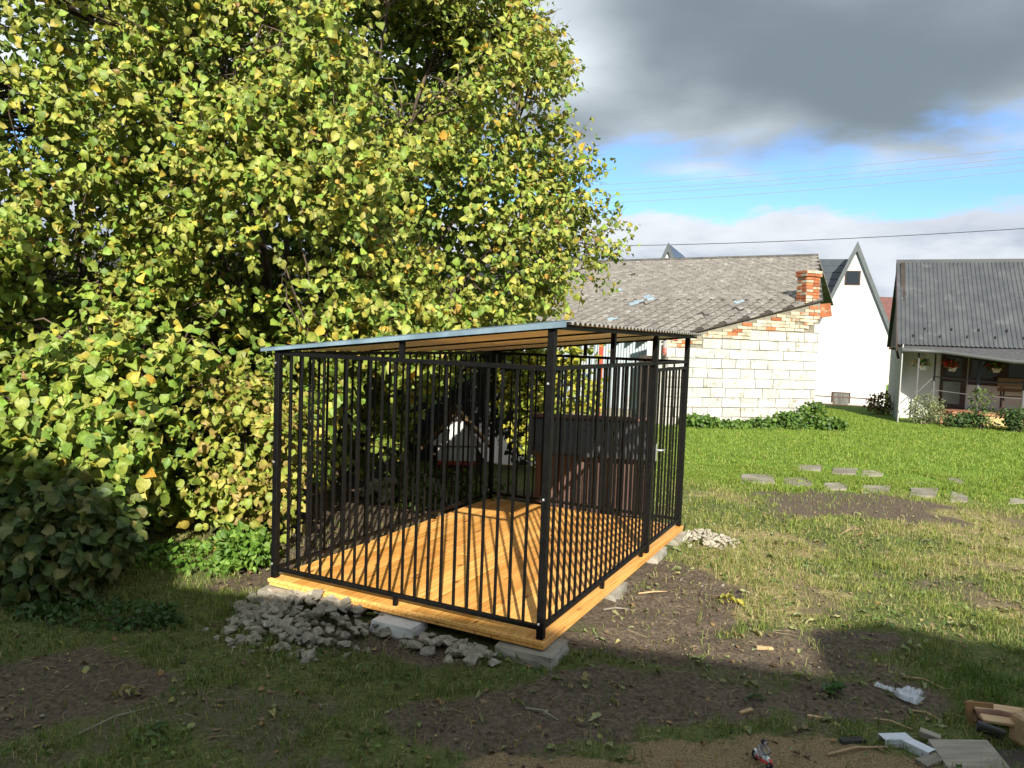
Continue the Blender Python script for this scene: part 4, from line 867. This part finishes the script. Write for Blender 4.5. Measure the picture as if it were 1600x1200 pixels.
def bush(name, label, cat, cen, rad, n, size, pal, mt=WEED, stems_n=8, up=.4, narrow=1., group=None, inner=.45, leafw=None, droop=.0):
    root = thing(name, label, cat, (cen[0], cen[1], 0), 0, group); c = np.array([0, 0, cen[2]])
    d = nrmz(RNG.normal(size=(n, 3))); rr = RNG.uniform(inner, 1.05, (n, 1)); p = c+d*np.array(rad)*rr; p += (np.stack([vnoise(p+cen, 3., s_) for s_ in (1, 2, 3)], -1)-.5)*np.array(rad)*.6
    k = p[:, 2] > .01; p, d = p[k], d[k]; m_ = len(p)
    y = nrmz(d*.6+RNG.normal(size=(m_, 3))*.6+[0, 0, -droop]); nm = nrmz(d*.5+np.array([0, -.3, up])+RNG.normal(size=(m_, 3))*.5)
    V, Fc, Cc = leaf_cloud(p, y, nm, RNG.uniform(*size, m_), pick(pal, m_, leafw), narrow)
    tag(link('foliage', npmesh('foliage', V, [Fc], Cc), root, mt=mt), kind='stuff' if n > 800 else None)
    st_ = []
    for i in range(stems_n):
        tgt = p[RNG.integers(0, m_)]; b_ = np.array([random.uniform(-.3, .3)*rad[0], random.uniform(-.3, .3)*rad[1], -.02]); st_.append((np.array([b_, b_*.5+tgt*.5+[0, 0, .06*rad[2]], tgt]), np.array([.008, .006, .003])))
    tubes('stems', st_, root, BARK, 5); return root
CUT = [(.11, .16, .045), (.09, .14, .045), (.15, .18, .055), (.07, .11, .035), (.19, .18, .06)]
bush('cut_branch_pile', 'pile of cut hazel branches with wilting leaves in the shade at the left', 'branches', (-3.3, 5.15, .33), (.68, .52, .42), 2200, (.06, .108), CUT, HAZ, 14, .5, 1, None, .35, None, .5)
YEL = [(.34, .35, .07), (.27, .33, .06), (.40, .36, .09), (.22, .29, .05), (.33, .25, .08)]
bush('yellowing_shrub', 'dry yellowing shrub beside the left kennel post', 'shrub', (-2.15, 6.25, .72), (.50, .45, .8), 1800, (.045, .085), YEL, HAZ, 12, .5, 1, None, .4, None, .5)
bush('sunlit_shrub', 'sunlit yellow green shrub behind the kennel in front of the steel wall', 'shrub', (.55, 10.6, 1.2), (.75, .5, .95), 1700, (.06, .10), [(.36, .36, .05), (.28, .34, .05), (.45, .40, .06)], HAZ, 10, .5)
NET = [(.10, .20, .03), (.14, .26, .04), (.20, .32, .06)]
bush('nettle_clump', 'fresh green nettles beside the left platform corner', 'weeds', (-2.0, 5.75, .12), (.28, .2, .16), 420, (.04, .08), NET, WEED, 8, .7, .7)
bush('ground_ivy', 'low dark green creeping weeds along the foot of the cut branches', 'weeds', (-2.55, 4.62, .03), (.55, .2, .05), 900, (.02, .045), [(.05, .10, .03), (.07, .13, .035)], WEED, 4, 1.2)
bush('ground_weeds', 'light green creeping weeds under the hazel left of the kennel', 'weeds', (-2.45, 5.75, .05), (.6, .3, .09), 900, (.025, .05), NET, WEED, 4, 1.)
bush('ground_weeds', 'dark green undergrowth added to darken the ground beyond the left side of the kennel', 'weeds', (-.75, 8.35, .10), (.75, .75, .22), 1500, (.03, .07), [(.05, .09, .02), (.09, .14, .03), (.14, .2, .04)], WEED, 6, .8)  # added plants, their dark leaves stand in for shade under the hazel
# weeds along the barn wall
for k, (px, py, Y, rx, rz) in enumerate([(1095, 668, 16.7, .45, .16), (1140, 672, 16.8, .45, .10), (1180, 675, 17.0, .45, .14), (1228, 672, 17.1, .45, .26), (1262, 668, 17.4, .35, .42), (1292, 676, 17.3, .42, .18)]):
    o = at(px, py, Y); bush('wall_weeds', ['nettles at the barn wall nearest the kennel', 'low weeds at the barn wall, second clump from the kennel', 'weeds under the middle of the block wall', 'bushy nettles near the right end of the block wall', 'tall leafy weed at the barn corner below the chimney', 'weeds spreading onto the lawn past the barn corner'][k], 'weeds', (o.x, o.y, rz*.5), (rx, .3, rz), 650, (.05, .10), [(.09, .17, .03), (.13, .22, .04), (.06, .12, .025)], WEED, 6, .6, 1, 'weeds along the barn wall')
# porch plants
for px, Y, rx, rz, n_, lab, pal_, nar in [(1447, -.35, .55, .62, 1100, 'pale silvery lavender bush by the porch steps', [(.22, .26, .14), (.30, .33, .18)], .35), (1512, -1.2, .6, .34, 800, 'dark leafy shrub in the middle of the porch bed', [(.05, .10, .03), (.08, .14, .04)], .7), (1532, -1.3, .26, .95, 330, 'tall narrow rose growing through the porch railing', [(.08, .13, .04), (.12, .17, .05)], .8), (1592, -1.6, .42, .55, 800, 'round dark shrub at the right end of the porch bed', [(.05, .10, .03), (.08, .13, .04)], .7), (1376, 2.3, .40, .55, 500, 'reddish brown shrub at the side of the porch house', [(.2, .14, .06), (.14, .17, .05), (.26, .12, .05)], .8)]:
    o = at(px, 640, hc.y+Y); bush('garden_shrub', lab, 'shrub', (o.x, o.y, rz*.55), (rx, .3, rz*.6), n_, (.04, .09), pal_, WEED, 10, .4, nar, 'shrubs round the porch house', .3)
# ================================================================ PATH SLABS, WIRES, HOUSE BEHIND THE VIEWPOINT
path = tag(link('path', None, None, (4.5, 10.5, 0)), kind='structure')
SLAB = mat('paving_slab', (.27, .245, .20), .9, (.17, .15, .115), 2.2, bump=.5, bscale=30, rnd=.2, stain=(.13, .14, .05), stain_scale=4)
for px, py, wpx, hpx in SLABS:
    a_ = gnd(px-wpx/2, py+hpx/2); b_ = gnd(px+wpx/2, py+hpx/2); c_ = gnd(px+wpx/2+3, py-hpx/2); d_ = gnd(px-wpx/2+3, py-hpx/2)
    base = float(gz(np.array([a_.x]), np.array([a_.y]))[0]); pts = []
    for k in range(12):
        q4 = (a_, b_, c_, d_); p_ = q4[k//3].lerp(q4[(k//3+1) % 4], (k % 3)/3); rag = .03 if k % 3 == 0 else .05
        cen_ = (a_+b_+c_+d_)/4; p_ = p_.lerp(cen_, random.uniform(0, rag)*2); pts.append((p_.x-4.5, p_.y-10.5, base+.016+random.uniform(0, .003)))
    poly('slab', path, SLAB, pts, .05, (0, 0, 1))
WIRE = mat('aluminium_wire', (.30, .30, .30), .5); WIREB = mat('black_wire', (.03, .03, .03), .6)
for k, (a_, b_, Y0, Y1, r_, mt_, lab) in enumerate([((985, 286), (1600, 232), 60, 45, .017, WIRE, 'topmost of the pale overhead wires crossing the dark cloud'), ((985, 296), (1600, 245), 60, 45, .017, WIRE, 'second highest pale overhead wire below the dark cloud'), ((985, 303), (1600, 253), 60, 45, .017, WIRE, 'third pale overhead wire from the top'), ((985, 315), (1600, 266), 60, 45, .017, WIRE, 'lowest of the pale overhead wires in the blue gap'), ((972, 384), (1600, 357), 38, 32, .016, WIREB, 'single dark cable just above the roof ridges')]):
    A_ = np.array(at(*a_, Y0)); B_ = np.array(at(*b_, Y1)); d_ = B_-A_; ts = np.linspace(-1.2, 2.2, 60)[:, None]
    pts = A_+d_*ts; pts[:, 2] += .5*((ts[:, 0]-.5)**2-.25)*(1.4 if k < 4 else .9)
    tag(tubes('overhead_wire', [(pts, r_)], None, mt_, 5), lab, 'wire', 'overhead wires')
# the house that stands behind the viewpoint and shades the foreground
He = 4.6; off = Vector((SUN.x, SUN.y, 0))*(He/SUN.z)
sa = Vector((-2.0, 5.18, 0)); sb = Vector((1.75, 4.22, 0)); sdv = (sb-sa).normalized(); snv = Vector((sdv.y, -sdv.x, 0))
bh = thing('rear_house', 'plastered house standing behind the viewpoint, outside the picture', 'house', tuple(sa+off))
CREAM = mat('cream_render', (.62, .56, .44), .9, (.55, .5, .4), 3)
def HB(s, d, zz): return sdv*s+snv*d+Vector((0, 0, zz))
poly('wall', bh, CREAM, [HB(-9, .5, -.1), HB(13, .5, -.1), HB(13, .5, He-.05), HB(-9, .5, He-.05)], 7, -snv)
poly('roof', bh, ROOFG, [HB(-9.6, 0, He), HB(13.6, 0, He), HB(13.6, 4, He+1.3), HB(-9.6, 4, He+1.3)], .12, (0, 0, 1))
poly('roof', bh, ROOFG, [HB(-9.6, 4.01, He+1.3), HB(13.6, 4.01, He+1.3), HB(13.6, 8, He), HB(-9.6, 8, He)], .12, (0, 0, 1))
hk = .88*SUN.z/abs(SUN.y)+.02
o = bx('dormer', bh, CREAM, HB(4.15, .1, He-.1), HB(4.15, .1, He-.1)+Vector((9.0, 0, 0)), 0) if False else None
poly('dormer_wall', bh, CREAM, [HB(4.2, .05, He-.2), HB(12, .05, He-.2), HB(12, .05, He+hk-.08), HB(5.1, .05, He+hk+.02), HB(4.75, .05, He+hk+.10), HB(4.2, .05, He+hk-.10)], 2.4, -snv)
poly('dormer_wall', bh, CREAM, [HB(-9, .06, He-.2), HB(-.25, .06, He-.2), HB(-.35, .06, He+.15), HB(-.95, .06, He+.75), HB(-1.6, .06, He+.92), HB(-9, .06, He+1.0)], 2.4, -snv)
for s_ in (-6, -3.4, 2.2): 
    f_ = poly('window', bh, FRAMEB, [HB(s_, .44, 1.0), HB(s_+1.2, .44, 1.0), HB(s_+1.2, .44, 2.4), HB(s_, .44, 2.4)], .05, -snv); poly('pane', f_, GLASS, [HB(s_+.08, .43, 1.08), HB(s_+1.12, .43, 1.08), HB(s_+1.12, .43, 2.32), HB(s_+.08, .43, 2.32)], .008, -snv)
# ================================================================ LITTER, SCRAP TIMBER, TOY
def scatter(name, label, n, region, size, pal, mt, dens=None, narrow=1., tilt=.35, lift=.012):
    x = RNG.uniform(region[0], region[1], n); y = RNG.uniform(region[2], region[3], n)
    if dens is not None: k = RNG.random(n) < dens(x, y); x, y = x[k], y[k]
    dk = (np.abs((x-.2145)*.8945-(y-4.18)*.447+1)-1.08); dn = np.abs((x-.2145)*.447+(y-4.18)*.8945-1.55)-1.62; k = np.maximum(dk, dn) > 0; x, y = x[k], y[k]; n = len(x)
    p = np.stack([x, y, gz(x, y)+lift], -1); az = RNG.uniform(0, 6.28, n); yd = np.stack([np.cos(az), np.sin(az), RNG.normal(size=n)*.15], -1); nm = nrmz(np.array([0, 0, 1.])+RNG.normal(size=(n, 3))*tilt)
    V, Fc, Cc = leaf_cloud(p, yd, nm, RNG.uniform(*size, n), pick(pal, n), narrow)
    return tag(link(name, npmesh(name, V, [Fc], Cc), mt=mt), label, 'leaves', kind='stuff')
scatter('leaf_litter', 'scattered dry brown and yellow leaves over the ground', 2600, (-3.4, 4.5, 3.0, 8.5), (.010, .040), [(.24, .18, .10), (.18, .13, .08), (.33, .29, .12), (.27, .17, .08), (.25, .27, .12), (.15, .11, .07)], DRY)
scatter('willow_litter', 'narrow pale green fallen leaves over the bare soil', 750, (-.2, 5.0, 3.4, 8.5), (.04, .09), [(.22, .25, .12), (.28, .30, .16), (.17, .20, .09), (.30, .28, .14)], DRY, lambda x, y: .25+.75*smooth(fbm(x, y, 1.9, 55), .45, .62), .32)
scatter('broad_weeds', 'small clover and plantain leaves growing in the grass', 8000, (-3.4, 4.5, 2.9, 7.5), (.014, .040), [(.11, .19, .05), (.15, .23, .055), (.09, .155, .05)], WEED, lambda x, y: gdens(x, y)*smooth(fbm(x, y, 2.2, 83), .42, .6), .75, .5, .02)
st_ = []
for i in range(1500):
    x, y = random.uniform(-2.6, 4.2), random.uniform(2.95, 6.5)
    if ((x-.2145)*.447+(y-4.18)*.8945 > -.2) and ((x-.2145)*.8945-(y-4.18)*.447 < .2) and random.random() < .97: continue
    a_ = random.uniform(0, 6.28); L = random.uniform(.02, .12)*random.choice([.6, 1, 1.3]); z0 = float(gz(np.array([x]), np.array([y]))[0])+.012
    st_.append(([(x, y, z0), (x+L*.5*math.cos(a_), y+L*.5*math.sin(a_), z0+random.uniform(.002, .02)), (x+L*math.cos(a_+.2), y+L*math.sin(a_+.2), z0)], [.0013, .0013, .0008]))
tag(tubes('straw', st_, None, mat('straw', (.38, .30, .18), .8, (.28, .21, .12), 9), 4), 'thin straw and stalk bits strewn over the ground', 'straw', kind='stuff')
nc = 5200; cx_ = RNG.uniform(-3.2, 4.4, nc); cy_ = RNG.uniform(2.9, 7.2, nc); so_m, sw_m, _, _ = masks(cx_, cy_)
dk_ = (np.abs((cx_-.2145)*.8945-(cy_-4.18)*.447+1)-1.08); dn_ = np.abs((cx_-.2145)*.447+(cy_-4.18)*.8945-1.55)-1.62
kk = (RNG.random(nc) < np.maximum(so_m*1.2, .10)) & (np.maximum(dk_, dn_) > 0); cx_, cy_ = cx_[kk], cy_[kk]; nc = len(cx_)
oc = np.array([(1, 0, 0), (-1, 0, 0), (0, 1, 0), (0, -1, 0), (0, 0, 1), (0, 0, -1.)]); of = np.array([(0, 2, 4), (2, 1, 4), (1, 3, 4), (3, 0, 4), (2, 0, 5), (1, 2, 5), (3, 1, 5), (0, 3, 5)])
sz_ = RNG.uniform(.004, .013, nc)*RNG.choice([.7, 1, 1.6], nc, p=[.5, .4, .1]); Vc = np.stack([cx_, cy_, gz(cx_, cy_)+sz_*.3], -1)[:, None]+(oc[None]+RNG.normal(size=(nc, 6, 3))*.28)*sz_[:, None, None]*[1, 1, .7]
cc_ = pick([(.16, .125, .092), (.11, .085, .064), (.22, .18, .135), (.32, .29, .24)], nc, [.4, .35, .2, .05])
tag(link('soil_crumbs', npmesh('soil_crumbs', Vc.reshape(-1, 3), [(of[None]+(np.arange(nc)*6)[:, None, None]).reshape(-1, 3)], np.repeat(cc_, 6, 0)), mt=mat('soil_crumb', (.1, .1, .1), .95, attr='Col', spec=.1)), 'loose crumbs of earth and grit on the bare soil', 'soil', kind='stuff')
RAW = mat('raw_pine', (.48, .34, .19), .75, (.38, .25, .13), 5, (1, 7, 7), .2, 30, rnd=.15); GREYW = mat('grey_old_board', (.30, .27, .22), .85, (.22, .195, .16), 5, (1, 9, 9), .4, 30, rnd=.15)
def gpos(px, py, dz=0): p_ = gnd(px, py); p_.z = float(gz(np.array([p_.x]), np.array([p_.y]))[0])+dz; return p_
def stick(label, a_, b_, r_, mt, name='stick'):
    A_, B_ = gpos(*a_, r_+.004), gpos(*b_, r_+.004); M_ = (A_+B_)/2+Vector((random.uniform(-.02, .02), random.uniform(-.02, .02), .012)); return tag(tubes(name, [([A_, M_, B_], [r_, r_*.95, r_*.7])], None, mt, 6), label, 'stick', 'sticks on the ground')
stick('long straight pale stick lying above the plastic bag', (1408, 1062), (1475, 1079), .005, RAW); stick('pale stick running under the plastic bag towards the boards', (1425, 1112), (1468, 1126), .006, RAW)
stick('thin reddish stick left of the white profiles', (1365, 1124), (1425, 1143), .005, RAW); stick('pale stick lying across the sawdust by the dark bark', (1292, 1186), (1392, 1175), .006, RAW)
stick('long thin dry stalk in the middle foreground soil', (820, 1117), (872, 1136), .006, GREYW); stick('pale twig on the bare soil right of the platform', (997, 934), (1042, 931), .007, RAW)
stick('dry stalk lying across the dark soil at the bottom left', (120, 1147), (230, 1105), .004, GREYW); stick('short stick on the brown soil behind the corner block', (942, 962), (982, 960), .008, GREYW); stick('crooked pale twig on the bare patch near the slabs', (1310, 838), (1334, 824), .008, RAW)
def chip(name, label, px, py, dims, rz, mt, tilt=(0, 0), dz=.0, grp=None, cat='wood'):
    p_ = gpos(px, py, dims[2]/2+dz); me = boxm(name, dims, min(dims)*.12)
    for v in me.vertices: v.co += Vector((random.uniform(-.03, .03)*dims[0], random.uniform(-.06, .06)*dims[1], random.uniform(-.05, .05)*dims[2]))
    return tag(link(name, me, None, p_, (tilt[0], tilt[1], rz), mt), label, cat, grp)
chip('wood_chip', 'pale split wood chip on the soil left of the toy', 1166, 1113, (.085, .022, .014), .55, RAW); chip('wood_chip', 'pale pointed wood chip above the sawdust', 1281, 1124, (.115, .02, .014), -.25, RAW); chip('wood_chip', 'pale wood chip at the edge of the sunlit ground', 1195, 1010, (.10, .028, .018), -.1, RAW)
chip('bark_piece', 'black flat piece of bark on the sawdust', 1332, 1166, (.13, .035, .016), .2, mat('black_bark', (.025, .024, .023), .8, (.05, .048, .045), 8, bump=.6))
S_ = 'scrap timber in the bottom right corner'
chip('grey_board', 'wide weathered grey board lying in front of the scrap pile', 1512, 1192, (.27, .17, .02), -.02, GREYW, (.22, -.05), .03, S_)
chip('grey_board', 'narrow grey board end beside the white profile', 1455, 1195, (.16, .06, .02), .5, GREYW, (.1, 0), .0, S_)
chip('wood_offcut', 'short wood offcut lying against the white profile', 1452, 1162, (.09, .045, .03), -.6, GREYW, (0, .1), .02, S_)
chip('timber_block', 'squared pine beam at the back of the scrap pile', 1570, 1128, (.34, .085, .07), -.15, RAW, (0, .05), .01, S_)
chip('timber_block', 'upright pine block at the right edge of the picture', 1600, 1172, (.10, .10, .13), .1, RAW, (0, .04), .04, S_)
chip('orange_board', 'rounded orange brown board end at the left of the scrap pile', 1530, 1128, (.13, .02, .11), -.1, mat('orange_board', (.34, .19, .08), .8, (.26, .14, .06), 5, rnd=.1), (-.2, 0), .0, S_)
chip('wood_splinter', 'flat pale wood wedge lying on the grey board', 1560, 1165, (.17, .05, .015), -.1, RAW, (.15, .08), .125, S_)
chip('dark_board', 'dark wet board under the grey board', 1580, 1196, (.34, .14, .03), .1, OLDW, (.1, 0), .0, S_)
lp = gpos(1560, 1142, .075); tag(tubes('log', [([lp+Vector((-.11, .02, 0)), lp+Vector((0, 0, .005)), lp+Vector((.12, -.04, -.005))], [.030, .033, .031])], None, mat('red_brown_bark', (.20, .10, .055), .85, (.13, .07, .045), 10, bump=.6), 12), 'short reddish brown log lying on the scrap pile', 'log', S_)
lp = gpos(1545, 1152, .035); tag(tubes('dark_pipe', [([lp+Vector((-.05, .02, .02)), lp+Vector((.05, -.03, 0))], [.026, .026])], None, mat('grey_plastic', (.07, .07, .075), .5), 12), 'stub of dark grey pipe under the log', 'pipe', S_)
ALU = mat('white_painted_profile', (.62, .66, .70), .4, (.55, .59, .63), 6, rnd=.05)
def profile(label, px, py, L, rz):
    p_ = gpos(px, py, .0); r_ = thing('white_profile', label, 'metal profile', p_, rz, 'white metal profiles'); wq, hq = .055, .04
    bx('top_face', r_, ALU, (-L/2, -wq/2, hq-.003), (L/2, wq/2, hq), .0008, (0, 0, 0)); bx('side_face', r_, ALU, (-L/2, -wq/2-.0025, .0), (L/2, -wq/2-.0005, hq-.001)); bx('side_face', r_, ALU, (-L/2, wq/2+.0005, .0), (L/2, wq/2+.0025, hq-.001)); bx('lip', r_, ALU, (-L/2, -wq/2-.001, hq*.45), (L/2, -wq/2-.004, hq*.5))
profile('white box profile lying crosswise, left of the other white one', 1398, 1166, .14, .12); profile('white box profile with open end pointing at the viewer', 1428, 1176, .16, -1.0)
# plastic bag
BAG = bpy.data.materials.new('clear_plastic'); BAG.use_nodes = True; t = NT(BAG.node_tree); b = t.n['Principled BSDF']; b.inputs['Base Color'].default_value = (.72, .76, .82, 1); b.inputs['Roughness'].default_value = .12; b.inputs['Alpha'].default_value = .5; b.inputs['Specular IOR Level'].default_value = .9
p_ = gpos(1402, 1088, .01); U, Vv = np.meshgrid(np.linspace(-1, 1, 34), np.linspace(-1, 1, 18)); wdt = .018+.045*smooth(U, -.5, .5); hh = .008+.028*smooth(U, -.3, .5)
nx = (fbm(U.ravel()*3, Vv.ravel()*3, 2.2, 15)-.5).reshape(U.shape)
def half(sg): return np.stack([U*.115, Vv*wdt+nx*.02, sg*hh*np.sqrt(np.clip(1-Vv**2, 0, 1))*(1+nx*2.2)+.02*(sg > 0)*np.abs(nx)+.006], -1).reshape(-1, 3)
ii = np.arange(U.size).reshape(U.shape); fq = np.stack([ii[:-1, :-1], ii[:-1, 1:], ii[1:, 1:], ii[1:, :-1]], -1).reshape(-1, 4)
hp_ = half(1); lo_ = half(-.2); lo_[:, 2] = np.maximum(lo_[:, 2], .002)
bag = thing('plastic_bag', 'crumpled clear plastic bag with a white slip inside', 'plastic bag', p_, -.85)
link('film', npmesh('film', np.concatenate([hp_, lo_]), [fq, fq[:, ::-1]+U.size], smooth=True), bag, mt=BAG)
bx('paper_slip', bag, mat('white_paper', (.72, .76, .84), .6), (.0, -.022, .014), (.075, .02, .016)); bx('dark_part', bag, OLDW, (-.015, -.012, .016), (.005, .01, .024)); 
# toy motorcycle with rider, front towards the viewer
toy = thing('toy_motorcycle', 'small white and red toy motorcycle with a seated rider on the sawdust', 'toy', gpos(1190, 1196), R(-68)); TS = .74
TW = mat('toy_white', (.68, .74, .72), .25, spec=.6); TR = mat('toy_red', (.55, .03, .03), .25, spec=.6); TB = mat('toy_black', (.02, .02, .022), .4); TG = mat('toy_grey', (.22, .22, .24), .4, (.35, .3, .3), 60)
def lathe(name, parent, mt, prof, loc, rot, seg=16):
    bm = bmesh.new(); vs = [bm.verts.new((r_, 0, h_)) for r_, h_ in prof]; ed_ = [bm.edges.new((vs[i], vs[i+1])) for i in range(len(vs)-1)]
    bmesh.ops.spin(bm, geom=vs+ed_, cent=(0, 0, 0), axis=(0, 0, 1), angle=2*math.pi, steps=seg); bmesh.ops.remove_doubles(bm, verts=bm.verts[:], dist=1e-5); bmesh.ops.recalc_face_normals(bm, faces=bm.faces[:])
    me = bpy.data.meshes.new(name); bm.to_mesh(me); bm.free(); [setattr(f, 'use_smooth', True) for f in me.polygons]; return link(name, me, parent, loc, rot, mt)
for xx in (.048, -.045):
    wq_ = lathe('wheel', toy, TB, [(.012, -.007), (.022, -.007), (.026, 0), (.022, .007), (.012, .007), (.012, -.007)], (xx*TS*1.25, 0, .026*TS*1.2), (math.pi/2, 0, 0)); wq_.scale = (TS*1.2,)*3; lathe('rim', wq_, BOLT, [(.001, -.004), (.0125, -.005), (.0125, .005), (.001, .004)], (0, 0, 0), (0, 0, 0))
def skinmesh(name, parent, mt, verts, edges, rad, sub=1):
    me = bpy.data.meshes.new(name); me.from_pydata(verts, edges, []); o = link(name, me, parent, mt=mt); sk_ = o.modifiers.new('skin', 'SKIN')
    for i, r_ in enumerate(rad): me.skin_vertices[0].data[i].radius = (r_ if not isinstance(r_, tuple) else r_[0], r_ if not isinstance(r_, tuple) else r_[1])
    me.skin_vertices[0].data[0].use_root = True; ss = o.modifiers.new('sub', 'SUBSURF'); ss.levels = sub; ss.render_levels = sub+1; return o
s_ = TS*1.2
skinmesh('fairing', toy, TW, [Vector(p)*s_ for p in ((-.06, 0, .052), (-.025, 0, .042), (.01, 0, .045), (.04, 0, .052), (.066, 0, .040))], [(0, 1), (1, 2), (2, 3), (3, 4)], [r_*s_ for r_ in (.006, .012, .016, .015, .005)], 2)
skinmesh('side_panel', toy, TR, [Vector(p)*s_ for p in ((-.03, -.012, .032), (.01, -.014, .032), (.055, -.010, .036))], [(0, 1), (1, 2)], [r_*s_ for r_ in (.005, .010, .005)], 2)
skinmesh('front_mudguard', toy, TR, [Vector(p)*s_ for p in ((.04, 0, .05), (.055, 0, .053), (.075, 0, .042))], [(0, 1), (1, 2)], [r_*s_ for r_ in (.006, .008, .004)], 2)
tubes('fork', [([Vector((.034, s2*.010, .070))*s_, Vector((.05, s2*.009, .026))*s_], .003*s_) for s2 in (-1, 1)], toy, BOLT, 6); tubes('handlebar', [([Vector((.030, -.026, .072))*s_, Vector((.036, 0, .070))*s_, Vector((.030, .026, .072))*s_], .003*s_)], toy, TB, 6)
rid_ = skinmesh('rider', toy, TG, [Vector(p)*s_ for p in ((-.022, 0, .064), (-.012, 0, .085), (-.004, 0, .100), (.000, 0, .108), (-.006, .018, .098), (.008, .026, .082), (.028, .022, .074), (-.006, -.018, .098), (.008, -.026, .082), (.028, -.022, .074), (-.016, .013, .062), (.012, .019, .054), (-.004, .019, .030), (-.016, -.013, .062), (.012, -.019, .054), (-.004, -.019, .030))], [(0, 1), (1, 2), (2, 3), (2, 4), (4, 5), (5, 6), (2, 7), (7, 8), (8, 9), (0, 10), (10, 11), (11, 12), (0, 13), (13, 14), (14, 15)], [r_*s_ for r_ in (.011, .012, .009, .006, .006, .005, .004, .006, .005, .004, .008, .007, .005, .008, .007, .005)], 1)
lathe('helmet', rid_, TB, [(.0005, -.012), (.009, -.010), (.0135, 0), (.011, .009), (.0005, .014)], Vector((.004, 0, .121))*s_, (0, .15, 0), 12).scale = (s_,)*3; bx('visor', rid_, BOLT, Vector((.012, -.008, .117))*s_, Vector((.019, .008, .124))*s_, .001)
# leafy sprigs lying in the foreground
def sprig(label, px, py, L, n_, size, pal_, rz, narrow=.5):
    p_ = gpos(px, py, .015); r_ = thing('leaf_sprig', label, 'twig', p_, rz, 'leafy sprigs on the ground'); k = np.linspace(.1, 1, n_); sg = np.where(np.arange(n_) % 2, 1, -1)
    pos_ = np.stack([k*L, 0*k, .02*np.sin(k*3)], -1); yd = np.stack([.6+0*k, sg*.8, .1+RNG.normal(size=n_)*.2], -1); V, Fc, Cc = leaf_cloud(pos_, yd, nrmz(np.array([0, 0, 1.])+RNG.normal(size=(n_, 3))*.3), RNG.uniform(*size, n_), pick(pal_, n_), narrow)
    link('leaves', npmesh('leaves', V, [Fc], Cc), r_, mt=WEED); tubes('stalk', [([(0, 0, 0), (L*.5, 0, .02), (L, 0, .0)], [.003, .0025, .001])], r_, BARK, 5)
PG = [(.22, .27, .10), (.28, .32, .14)]; DG = [(.06, .12, .04), (.08, .15, .05)]
sprig('pale green sprig in front of the mossy corner block', 785, 1040, .14, 9, (.05, .08), PG, .3); sprig('pale sprig in the right hand shadow below the sunlit grass', 1400, 1017, .22, 9, (.05, .09), PG, .1, .35); sprig('pale sprig further right in the shadow, above the timber', 1480, 985, .2, 8, (.05, .08), PG, -.2, .35)
sprig('dark green leafy sprig in the middle right foreground', 1282, 1083, .11, 12, (.04, .07), DG, .2, .6); sprig('dark sprig of narrow leaves left of the pale wood chip', 1160, 1092, .10, 10, (.03, .05), DG, -.1, .45); sprig('yellow green leaf spray on the sunlit soil', 1118, 945, .16, 8, (.06, .09), [(.40, .42, .08), (.5, .46, .1)], -.2, .4)
sprig('curved pale sprig at the shadow edge right of the kennel', 1105, 1045, .15, 8, (.04, .07), PG, 1.9, .35); sprig('dry leaf cluster on the dark soil at the left', 170, 1088, .12, 8, (.05, .07), [(.28, .25, .12), (.35, .3, .15)], .2, .4); sprig('upright weed sprig at the bottom left', 205, 1165, .16, 8, (.05, .08), [(.10, .16, .05)], 1.0, .4)
